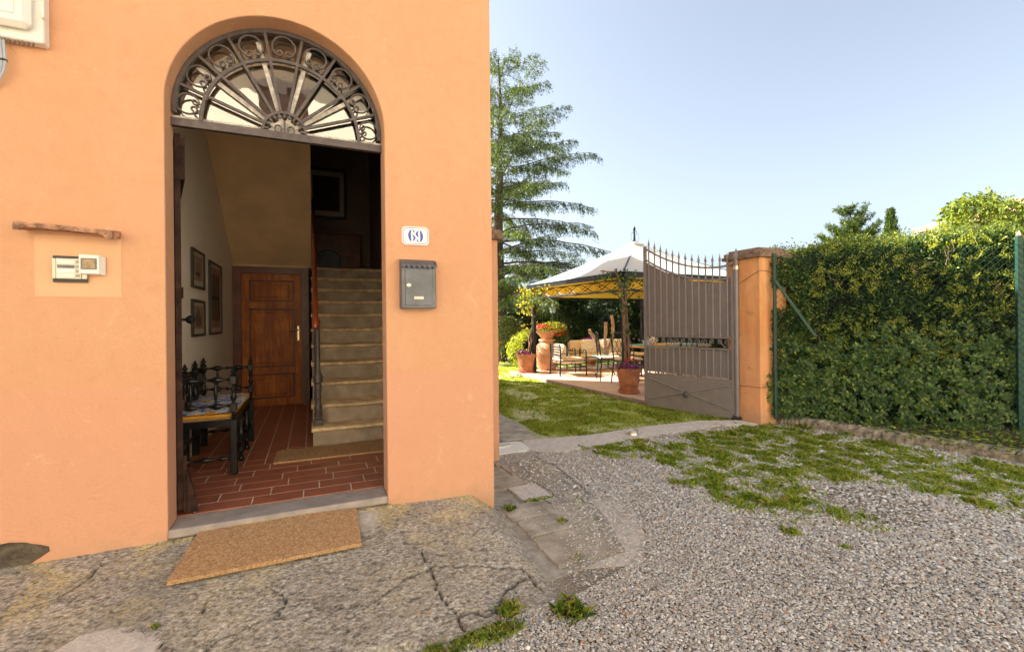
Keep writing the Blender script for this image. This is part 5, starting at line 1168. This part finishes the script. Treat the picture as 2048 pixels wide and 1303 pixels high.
def dining_chair(label, loc, rz):
    o = thing('garden_chair', label, 'chair', loc, rz, 'lattice back metal chairs round the garden table')
    for sx, sy in ((-1, -1), (1, -1), (-1, 1), (1, 1)): m = MB(); m.bar((sx*.25, sy*.23, 0), (sx*.20, sy*.20, .44), .018, .018); m.build('leg', M['black'], o)
    m = MB(); m.box((0, 0, .44), (.43, .43, .02), ch=.005); m.build('seat_frame', M['black'], o); m = MB(); m.box((0, 0, .475), (.42, .42, .05), ch=.02); m.build('seat_cushion', M['cream'], o, True)
    m = MB()
    for s in (-1, 1): m.bar((s*.20, .20, .44), (s*.21, .26, .96), .018, .018)
    m.tube([(-.21, .26, .96), (-.1, .265, 1.0), (.1, .265, 1.0), (.21, .26, .96)], .009, 6); m.bar((-.2, .22, .58), (.2, .22, .58), .014, .012)
    for k in range(4):
        for s in (-1, 1):
            x0 = -.19+.127*k if s > 0 else .19-.127*k; m.tube([(x0-s*0, .225, .58), (x0+s*.095*.5, .235+.0, .68), (x0, .245, .78), (x0+s*.095*.5, .255, .88), (x0, .262, .96)], .005, 5)
    m.build('lattice_back', M['black'], o); return o
dc = [('lattice back metal chair turned to the patio edge beside the driftwood', (5.72, 5.05, -.17), R(65)), ('lattice back metal chair behind the near vine post', (5.75, 4.45, -.17), R(95)), ('lattice back metal chair on the far side of the garden table', (6.9, 5.4, -.17), R(0)), ('lattice back metal chair nearest the open gate at the garden table', (6.6, 3.95, -.17), R(180))]
c0 = dining_chair(*dc[0])
for l, loc, rz in dc[1:]: c = copy_tree(c0); c.location = loc; c.rotation_euler = (0, 0, rz); c['label'] = l
TB = thing('garden_table', 'garden table with a tiled blue and yellow top seen past the gate', 'table', (6.95, 4.67, -.17), R(3))
M['tabletop'] = M_simple("blue_glazed_top", (.20, .42, .50), .3, 0, .2, 10)
m = MB(); m.box((0, 0, .715), (1.55, .85, .03), ch=.006); m.build('table_top', M['tabletop'], TB); m = MB(); m.box((0, 0, .69), (1.60, .90, .028), ch=.006); m.build('table_edge', M['mustard'], TB)
for sx in (-1, 1):
    for sy in (-1, 1): m = MB(); m.tube([(sx*.62, sy*.32, 0), (sx*.55, sy*.28, .25), (sx*.66, sy*.34, .5), (sx*.6, sy*.3, .68)], .014, 8); m.build('leg', M['black'], TB)
cl = tag(MB().box((0, 0, 0), (.6, .5, .006)).build('place_mat', M['mustard'], None, False, (6.75, 4.55, .568)), 'yellow place mat on the near end of the garden table', 'place mat')
def jug(name, label, cat, loc, r, h):
    o = thing(name, label, cat, loc); m = MB(); m.lathe([(r*.6, 0), (r*.95, h*.15), (r, h*.4), (r*.85, h*.7), (r*.5, h*.8), (r*.55, h*.86), (r*.2, h*.93), (r*.12, h), (.001, h)], (0, 0, 0), 16); m.build('body', M['ceramic'], o, True)
    m = MB(); m.tube([(r*.85, 0, h*.7), (r*1.5, 0, h*.65), (r*1.5, 0, h*.35), (r*.9, 0, h*.25)], r*.12, 6); m.build('handle', M['ceramic'], o, True); m = MB(); m.tube([(-r*.8, 0, h*.35), (-r*1.3, 0, h*.6), (-r*1.6, 0, h*.8)], [r*.2, r*.14, r*.1], 6); m.build('spout', M['ceramic'], o, True)
jug('sugar_bowl', 'small white lidded pot on the near end of the garden table', 'pot', (6.42, 4.72, .562), .07, .12); jug('teapot', 'tall white teapot on the garden table next to the gate edge', 'teapot', (6.62, 4.75, .562), .075, .18)
ST = thing('side_table', 'small low side table with curled legs beside the armchair', 'side table', (6.06, 5.75, -.17))
m = MB(); m.box((0, 0, .44), (.42, .36, .02), ch=.004); m.build('table_top', M['tabletop'], ST)
for sx in (-1, 1): m = MB(); m.tube([(sx*.26, -.05, 0), (sx*.26, -.05, .03), (sx*.2, -.05, .12), (sx*.08, -.05, .2), (sx*.12, -.05, .34), (sx*.18, -.05, .43)], .011, 8); m.build('leg', M['black'], ST, True)
# cut trunk with three stubs
CT = thing('driftwood', 'pale forked driftwood branch with three prongs standing on the low side table', 'driftwood', (6.13, 5.75, -.265)); m = MB(); random.seed(21)
def knobby(p, q, r0, r1, n=9):
    P = [Vector(p).lerp(Vector(q), i/n)+Vector((random.uniform(-.012, .012), random.uniform(-.012, .012), 0)) for i in range(n+1)]; m.tube(P, [(r0*(1-i/n)+r1*i/n)*random.uniform(.9, 1.12) for i in range(n+1)], 10)
knobby((0, 0, .555), (.0, 0, .66), .055, .06); m.build('trunk', M['palewood'], CT, True)
for P in ([(0, 0, .58), (-.14, .02, .72), (-.42, .05, 1.14)], [(0, 0, .6), (-.02, 0, .85), (.01, 0, 1.30)], [(0, 0, .6), (.14, .0, .84), (.2, 0, 1.1), (.18, 0, 1.46)]):
    m = MB()
    for a, b in zip(P[:-1], P[1:]): knobby(a, b, .040, .035, 6)
    m.build('prong', M['palewood'], CT, True)
fb = pot('flower_pot', 'pot of magenta flowers behind the garden sofa', 'flower pot', (7.15, 7.95, -.25), .18, .55, M['terracotta'], saucer=False); foliage_ball(fb, 'flower_leaves', 300, (0, 0, .72), (.28, .25, .14), .05, M['lf_mid']); flowers(fb, 'magenta_flowers', 60, 0, 0, .74, .30, .26, .17, .045, M['petunia'])
# lamp posts
def lamp(label, x, y, h, arm=False):
    o = thing('garden_lamp', label, 'lamp', (x, y, -.25), group='lantern lamps in the garden'); m = MB(); m.lathe([(.07, 0), (.07, .05), (.035, .08), (.03, .4), (.026, h-.32), (.04, h-.30), (.02, h-.28)], (0, 0, 0), 12); m.build('post', M['lampgrey'], o, True)
    m = MB(); a, b = .06, .105; z0, z1 = h-.27, h-.06
    for s, t in ((-1, -1), (1, -1), (1, 1), (-1, 1)): m.bar((s*a, t*a, z0), (s*b, t*b, z1), .012, .012)
    m.box((0, 0, z0), (a*2.2, a*2.2, .015)); m.box((0, 0, z1), (b*2.3, b*2.3, .012)); m.build('lantern_frame', M['lampgrey'], o)
    m = MB(); m.add([(s*a*.95, t*a*.95, z0) for s, t in ((-1, -1), (1, -1), (1, 1), (-1, 1))]+[(s*b*.95, t*b*.95, z1) for s, t in ((-1, -1), (1, -1), (1, 1), (-1, 1))], [(0, 1, 5, 4), (1, 2, 6, 5), (2, 3, 7, 6), (3, 0, 4, 7)]); m.build('pane', M['lampglass'], o)
    m = MB(); m.add([(s*b*1.25, t*b*1.25, z1+.006) for s, t in ((-1, -1), (1, -1), (1, 1), (-1, 1))]+[(s*.03, t*.03, z1+.11) for s, t in ((-1, -1), (1, -1), (1, 1), (-1, 1))], [(0, 1, 5, 4), (1, 2, 6, 5), (2, 3, 7, 6), (3, 0, 4, 7), (4, 5, 6, 7), (0, 1, 2, 3)]); m.lathe([(.02, 0), (.012, .02), (.02, .035), (.001, .06)], (0, 0, z1+.11), 8); m.build('lantern_roof', M['lampgrey'], o)
    if arm: m = MB(); m.tube([(-.3, 0, h-.42), (-.15, 0, h-.37), (0, 0, h-.36), (.15, 0, h-.37), (.27, 0, h-.42)], .016, 6); m.build('cross_arm', M['lampgrey'], o)
    return o
M['lampgrey'] = M_simple("lamp_grey", (.18, .18, .18), .5, .3, .15, 10); M['lampglass'] = M_simple("frosted_lamp_glass", (.72, .76, .74), .15, 0, .05, 5)
lamp('grey lantern lamp post behind the garden sofa', 7.35, 10.5, 1.84); lamp('lantern lamp with a cross arm beside the conifer trunk', 4.9, 9.75, 1.72, True)
hb = pot('plant_pot', 'pot with a red flowering plant under the lantern with a cross arm', 'plant pot', (4.92, 9.55, -.25), .12, .50, M['capstone'], saucer=False); foliage_ball(hb, 'plant_leaves', 500, (0, 0, .75), (.2, .2, .30), .05, M['lf_mid']); flowers(hb, 'red_flowers', 16, 0, -.05, .66, .14, .14, .12, .04, M['redpetal'])

# ================================================================== TREES, BUSHES, FAR HEDGES
def leafcloud(parent, name, lobes, n, L, mat, hole=-.15, sc=1.2, W=.55):
    PP = []; tot = sum(a[3]*a[4]+a[3]*a[5]+a[4]*a[5] for a in lobes)
    for (x, y, z, a, b, c) in lobes:
        k = int(n*(a*b+a*c+b*c)/tot); d = rdir(k); q = 1-np.abs(rng.normal(0, .16, (k, 1))); PP.append(np.array([x, y, z])+d*q*np.array([a, b, c]))
    P = np.concatenate(PP); g = np.array([mnoise.noise((p[0]*sc, p[1]*sc, p[2]*sc)) for p in P]); P = P[g > hole]; P += rng.normal(0, L*.5, P.shape); k = len(P)
    return leaves(name, P, rdir(k)+np.array([0, 0, -.1]), rdir(k)+np.array([-.3, -.2, .9]), rng.uniform(.7, 1.3, k)*L, rng.uniform(.7, 1.2, k)*L*W, mat, parent)
def bush(name, label, cat, loc, lobes, n, L, mat, trunk=.06, th=.4, group=None, hole=-.15, sc=1.2):
    o = thing(name, label, cat, loc, 0, group); m = MB(); m.tube([(0, 0, -.05), (.02, 0, th*.5), (0, .02, th)], [trunk, trunk*.8, trunk*.6], 8)
    for (x, y, z, a, b, c) in lobes: m.tube([(0, 0, th*.6), (x*.5, y*.5, (th+z)/2), (x, y, z)], [trunk*.5, trunk*.35, trunk*.15], 6)
    m.build('trunk', M['bark'], o, True); leafcloud(o, 'crown', lobes, n, L, mat, hole, sc); return o
def conifer(name, label, loc, Ht, z0=1.75, LA=4.6, pw=.75, dz=.24, nbr=3, dens=1., seed=17, lean=.1, up=(.10, .30), R0_=.235, lsz=1., droop=1., mat='lf_conifer'):
    random.seed(seed); o = thing(name, label, 'tree', loc); s_ = Ht/9.95
    tr = [(0, 0, 0), (.02, 0, .2*Ht), (-.02, .03, .4*Ht), (.05, 0, .6*Ht), (lean, 0, .76*Ht), (lean*.9, 0, .9*Ht), (lean*.5, 0, Ht)]; m = MB()
    tx = lambda z: next((Vector(a).lerp(Vector(b), (z-a[2])/(b[2]-a[2])) for a, b in zip(tr[:-1], tr[1:]) if a[2] <= z <= b[2]), Vector(tr[-1]))
    zs = np.linspace(0, Ht, 30); m.tube([tx(z) for z in zs], [R0_*(1-z/Ht)**.85+.012*s_ for z in zs], 12); m.build('trunk', M['bark'], o, True)
    P = []; D = []; m = MB(); z = z0; k = 0
    while z < Ht-.06*s_:
        nb = nbr if z < .8*Ht else 2
        for b in range(nb):
            az = k*2.39996+random.uniform(-.3, .3); k += 1; zz = z+random.uniform(-.12, .12)*s_; f = max(0, (zz-z0)/(Ht-z0))
            Lb = (LA*(1-f)**pw+.42*s_)*random.uniform(.50, 1.10)
            if f < .12: Lb *= .9
            b0 = tx(zz); pts = []; dirx, diry = math.cos(az), math.sin(az); rise = random.uniform(*up)+.25*f; dr = random.uniform(.10, .22)*droop/s_; wob = random.uniform(-.25, .25)
            for i in range(13):
                t = i/12; r = Lb*t; a2 = wob*t*t; pts.append(Vector((b0.x+r*(dirx*math.cos(a2)-diry*math.sin(a2)), b0.y+r*(diry*math.cos(a2)+dirx*math.sin(a2)), zz+rise*r-(dr*.38)*r*r*(.85 if Lb > 1 else .5)+.02*random.uniform(-1, 1))))
            m.tube(pts, [max(.05*s_*(1-f)*(1-t/12.5), .006) for t in range(13)], 5, False)
            nt = int((8+Lb/s_*14)*min(dens, 1))
            for q in range(nt):
                t = .14+.86*((q+random.random())/nt); i = min(int(t*12), 11); base = pts[i].lerp(pts[i+1], t*12-i); tang = (pts[i+1]-pts[i]).normalized(); sd = Vector((-tang.y, tang.x, 0)).normalized()*(1 if q % 2 else -1)
                tl = (.16+.66*(1-t)**.6*min(Lb/s_/2.4, 1))*random.uniform(.6, 1.1)*s_; dv = (tang*random.uniform(.4, .9)+sd*random.uniform(.5, 1.0)+Vector((0, 0, random.uniform(-.25, .12)+up[0]*.5))).normalized()
                tp = [base+dv*tl*s+Vector((0, 0, -.30*droop*(tl*s)**1.6)) for s in (0, .33, .66, 1)]
                if random.random() < .45: m.tube(tp, [.006, .005, .004, .003], 3, False)
                nn = int((18+tl/s_*165)*dens)
                u = rng.uniform(.05, 1, nn); seg = np.minimum((u*3).astype(int), 2); tpa = np.array([list(v) for v in tp]); fr_ = (u*3-seg)[:, None]; pp = tpa[seg]*(1-fr_)+tpa[seg+1]*fr_
                hang = rng.uniform(0, .17, (nn, 1))*droop; pp = pp+rng.normal(0, .014, (nn, 3))+np.array([0, 0, -1])*hang*rng.uniform(0, 1, (nn, 1)); P.append(pp); D.append(np.array(list(dv))[None]*.5+rdir(nn)*.6+np.array([0, 0, -.45*droop]))
        z += (dz+.05*random.random())*s_
    m.build('branches', M['bark'], o); P = np.concatenate(P); D = np.concatenate(D); n = len(P); print(name, 'leaves', n)
    leaves('crown', P, D, rdir(n)+np.array([0, 0, .7]), rng.uniform(.05, .11, n)*lsz, rng.uniform(.010, .019, n)*lsz, M[mat], o, .1); return o
conifer('conifer', 'tall cedar with drooping layered branches behind the gazebo', (5.6, 10.9, -.25), 9.95, 1.75, 4.75, .68, .225, 3, .68, lsz=1.1, droop=1.25, up=(.0, .38))
# behind the garden
def hedge_box(label, x0, y0, x1, y1, w, h, n, L, mat):
    d = Vector((x1-x0, y1-y0, 0)); Lh = d.length; o = thing('hedge', label, 'hedge', (x0, y0, -.25), math.atan2(d.y, d.x))
    m = MB(); m.bx(.1, Lh-.1, -w*.32, w*.32, 0, h*.93); m.build('light_block_core', M['core'], o)  # added dark box, keeps light from passing through the leaf shell
    P = []; k = n; f = rng.random(k); x = rng.uniform(0, Lh, k); zz = rng.uniform(0, h, k); yy = rng.uniform(-w/2, w/2, k); s = f < .6; top = (f >= .6) & (f < .85)
    y = np.where(s, -w/2, np.where(top, yy, w/2)); z = np.where(top, h, zz); wob = .06*nz(x, z, 2)+.0; P = np.stack([x, y+wob+rng.normal(0, .03, k), z+.05*nz(x, y, 1.3)*1+rng.normal(0, .025, k)], 1)
    leaves('foliage', P, rdir(k)+np.array([0, -.4, .2]), rdir(k)+np.array([0, -.8, .8]), rng.uniform(.7, 1.3, k)*L, rng.uniform(.5, .8, k)*L, mat, o); return o
hedge_box('dark clipped hedge along the back of the garden behind the lamp post', 5.2, 15.4, 10.2, 12.2, .9, 1.75, 15000, .06, M['lf_mid'])
hedge_box('long back hedge running behind the cedar towards the house', -8, 17.5, 5.1, 15.5, .9, 2.0, 14000, .07, M['lf_mid'])
hedge_box('shaded end of the back hedge below the dark evergreen trees', 10.25, 12.15, 11.6, 8.7, .9, 1.8, 9000, .06, M['lf_dark'])
hedge_box('bright clipped hedge behind the garden table', 10.0, 8.8, 11.0, 4.0, .8, 1.75, 16000, .055, M['lf_dark'])
hedge_box('hedge row running behind the gate leaf to the pillar', 11.0, 4.0, 9.2, 1.5, .8, 1.7, 9000, .055, M['lf_mid'])
G1 = 'bushes behind the gazebo'
bush('dark_tree', 'dense dark evergreen tree rising just right of the garden lamp', 'tree', (8.4, 11.2, -.25), [(0, 0, 1.2, 1.0, .9, 1.3), (.5, .2, 1.9, .8, .8, .8), (-.3, 0, 2.1, .6, .6, .6)], 15000, .09, M['lf_dark'], .12, 1.0)
bush('dark_tree', 'dark evergreen tree behind the three-pronged driftwood', 'tree', (9.6, 9.9, -.25), [(0, 0, 1.3, 1.1, 1.0, 1.4), (.4, -.3, 2.0, .8, .8, .7)], 15000, .09, M['lf_dark'], .12, 1.0)
bush('dark_tree', 'dark evergreen tree behind the near vine post', 'tree', (11.0, 8.6, -.25), [(0, 0, 1.3, 1.2, 1.2, 1.4), (.5, -.6, 1.9, .9, .9, .7)], 12000, .09, M['lf_dark'], .12, 1.0)
bush('flowering_bush', 'pale white flowering bush behind the pot with purple flowers', 'bush', (5.75, 10.3, -.25), [(0, 0, .75, .55, .5, .75), (.35, .1, .55, .4, .4, .5), (-.25, 0, 1.2, .3, .3, .3)], 6500, .06, M['lf_pale'], .03, .4)
bush('rose_bush', 'low light green bush between pot and jar', 'bush', (5.35, 8.7, -.25), [(0, 0, .5, .4, .35, .5), (.2, 0, .85, .2, .2, .25)], 2600, .055, M['lf_bright'], .02, .3)
bush('shrub', 'dark olive shrub behind the conifer trunk', 'shrub', (6.5, 14.6, -.25), [(0, 0, 1.6, 1.1, 1, 1.3), (-.7, 0, 2.2, .8, .8, .9), (.6, .2, 1.5, .8, .8, 1)], 9000, .10, M['lf_dark'], .1, 1, hole=-.1)
bush('shrub', 'mid green shrub at the left foot of the cedar', 'shrub', (5.0, 12.6, -.25), [(0, 0, .9, .9, .8, 1.0), (.3, 0, 1.7, .6, .6, .7)], 8000, .08, M['lf_mid'], .08, .8)
bush('far_tree', 'hazy pale tree beyond the back hedge above the flower bowl', 'tree', (13.5, 24, -.25), [(0, 0, 2.0, 3.0, 2, 1.6), (-3, 0, 1.4, 2, 2, 1.2)], 8000, .18, M['lf_pale'], .2, 1.5)
bush('far_tree', 'rounded mid green tree far behind the canopy corner', 'tree', (17.5, 22, -.25), [(0, 0, 1.8, 2.6, 2, 1.6)], 6000, .18, M['lf_mid'], .2, 1.5)
def palm(label, loc, n, L, seedn):
    random.seed(seedn); o = thing('palm_tree', label, 'palm', loc); m = MB(); m.tube([(0, 0, 0), (0, 0, .5), (0, 0, .9)], [.16, .15, .12], 10); m.build('trunk', M['bark'], o, True); P = []; D = []; N = []
    for k in range(n):
        a = 2*PI*k/n+random.uniform(-.1, .1); e = random.uniform(.5, 1.35); 
        for q in range(26):
            t = q/26; r = L*t*math.cos(e)*(1+.3*t); z = .9+L*t*math.sin(e)-.55*L*t*t
            for s in (-1, 1): P.append((r*math.cos(a), r*math.sin(a), z)); D.append((math.cos(a)*.7-s*math.sin(a)*.8, math.sin(a)*.7+s*math.cos(a)*.8, -.15)); N.append((0, 0, 1))
    leaves('fronds', np.array(P), np.array(D), np.array(N)+rng.normal(0, .2, (len(P), 3)), .30*L/1.4, .035, M['lf_palm'], o); return o
M['lf_palm'] = M_leaf("palm_frond", [(0., (.05, .09, .025)), (.7, (.14, .2, .06)), (1., (.3, .35, .15))], .4, .3)
palm('spiky palm behind the back hedge left of the lamp post', (7.6, 15.3, -.25), 20, 1.5, 4)

# beyond the privet hedge, right
def small_conifer(name, label, loc, Ht, rb, n, mat, up=.5, tops=((0, 0),)):
    o = thing(name, label, 'tree', loc); m = MB(); P = []; D = []
    for (ox, sc) in tops:
        m.tube([(0, 0, 0), (ox, 0, Ht*(1-sc)*.5), (ox, 0, Ht*(1-sc))], [.09, .06, .012], 8)
        h = Ht*(1-sc); k = n//len(tops); z = h*(1-rng.power(1.6, k))*0+rng.uniform(.15, 1, k)*h; r = rb*(1-z/h)**.8*(1+.5*np.sin(z*9+rng.integers(0, 5, k)*1.3))*rng.uniform(.25, 1.1, k)+.03; a = np.floor(rng.uniform(0, 13, k))*2*PI/13+z*2.1+rng.normal(0, .16, k)
        P.append(np.stack([ox+r*np.cos(a), r*np.sin(a), z+r*up], 1)+rng.normal(0, .03, (k, 3))); D.append(np.stack([np.cos(a), np.sin(a), np.full(k, up*1.6)], 1)+rng.normal(0, .4, (k, 3)))
    m.build('trunk', M['bark'], o, True); P = np.concatenate(P); D = np.concatenate(D); k = len(P); leaves('crown', P, D, rdir(k)+np.array([0, 0, .6]), rng.uniform(.09, .18, k), rng.uniform(.03, .05, k), mat, o)
conifer('conifer', 'bushy conifer with feathery tips rising behind the middle of the hedge', (19.2, 8.3, -.25), 5.55, .5, 1.75, .62, .20, 4, .5, 5, .5, (.45, .8), .12, 1.5, .3)
small_conifer('cypress_tree', 'slim dark cypress rising over the hedge left of the tiled roof', (23.1, 8.75, -.25), 5.9, .55, 9000, M['lf_conifer'], 1.3, ((0, 0),))
NH = thing('neighbour_house', 'white neighbour house with a tiled roof behind the hedge', 'house', (15.7, -.4, -.25), R(-20))
m = MB(); m.bx(-2.2, 4.4, -2.8, 3, 0, 3.5); m.build('wall', M['wallwhite'], NH)
m = MB(); vs = [(-2.7, -3.3, 3.50), (5, -3.3, 3.50), (5, 3.5, 3.50), (-2.7, 3.5, 3.50), (-2.7, -3.3, 3.62), (5, -3.3, 3.62), (5, 3.5, 3.62), (-2.7, 3.5, 3.62), (-.6, .1, 4.45), (2.6, .1, 4.45)]
m.add(vs, [(0, 1, 2, 3), (0, 1, 5, 4), (1, 2, 6, 5), (2, 3, 7, 6), (3, 0, 4, 7), (4, 5, 9, 8), (5, 6, 9), (6, 7, 8, 9), (7, 4, 8)]); m.build('roof', M['oldtile'], NH)
def climber():
    o = thing('climbing_shrub', 'bright green climber mounded over the neighbour roof', 'climber', (12.05, 1.6, -.05)); m = MB(); m.tube([(0, 0, 0), (.1, 0, 1.2), (0, 0, 2.4)], [.06, .05, .03], 8); m.build('stem', M['bark'], o, True)
    leafcloud(o, 'foliage', [(0, 0, 2.8, .9, .75, .68), (-.95, .3, 2.35, .6, .45, .3), (.2, .1, 3.35, .3, .3, .3), (-.5, 0, 3.1, .35, .3, .28), (.95, -.3, 2.9, .35, .3, .3), (.7, -.4, 2.5, .6, .6, .5), (0, 0, 1.9, 1.1, .8, .8), (-.2, 0, 3.15, .4, .4, .35), (.45, -.2, 3.05, .4, .4, .35)], 17000, .085, M['lf_climber'], -.2, 2.2)
climber()
palm('palm fronds at the right edge above the green fence post', (14.6, 1.3, 1.5), 16, 1.6, 9)

# ================================================================== SUNLIT HOUSE ACROSS THE YARD (behind the camera; lights the yard and shows in the fanlight)
OH = thing('opposite_house', 'ochre house across the yard reflected in the fanlight glass', 'house', (0, -9.6, -.25))
M['ochre'] = M_simple("ochre_wall", (.86, .74, .54), .9, 0, .12, 1.2, .3)
m = MB(); m.bx(-11, 12, -6, 0, 0, 8.1); m.build('wall', M['ochre'], OH)
m = MB(); m.bx(-11.5, 12.5, -6.5, .9, 8.1, 8.28); m.build('roof', M['oldtile'], OH)
for x in (-5.8, -.6, 4.4, 9):
    for z in (1.2, 5.7):
        m = MB(); m.bx(x-.5, x+.5, .0, .05, z, z+1.5); w_ = m.build('window', M['greywood'], OH); m = MB(); m.bx(x-.62, x+.62, .0, .08, z+1.5, z+1.68); m.bx(x-.62, x+.62, .0, .1, z-.1, z); m.build('window_trim', M['thrstone'], OH)
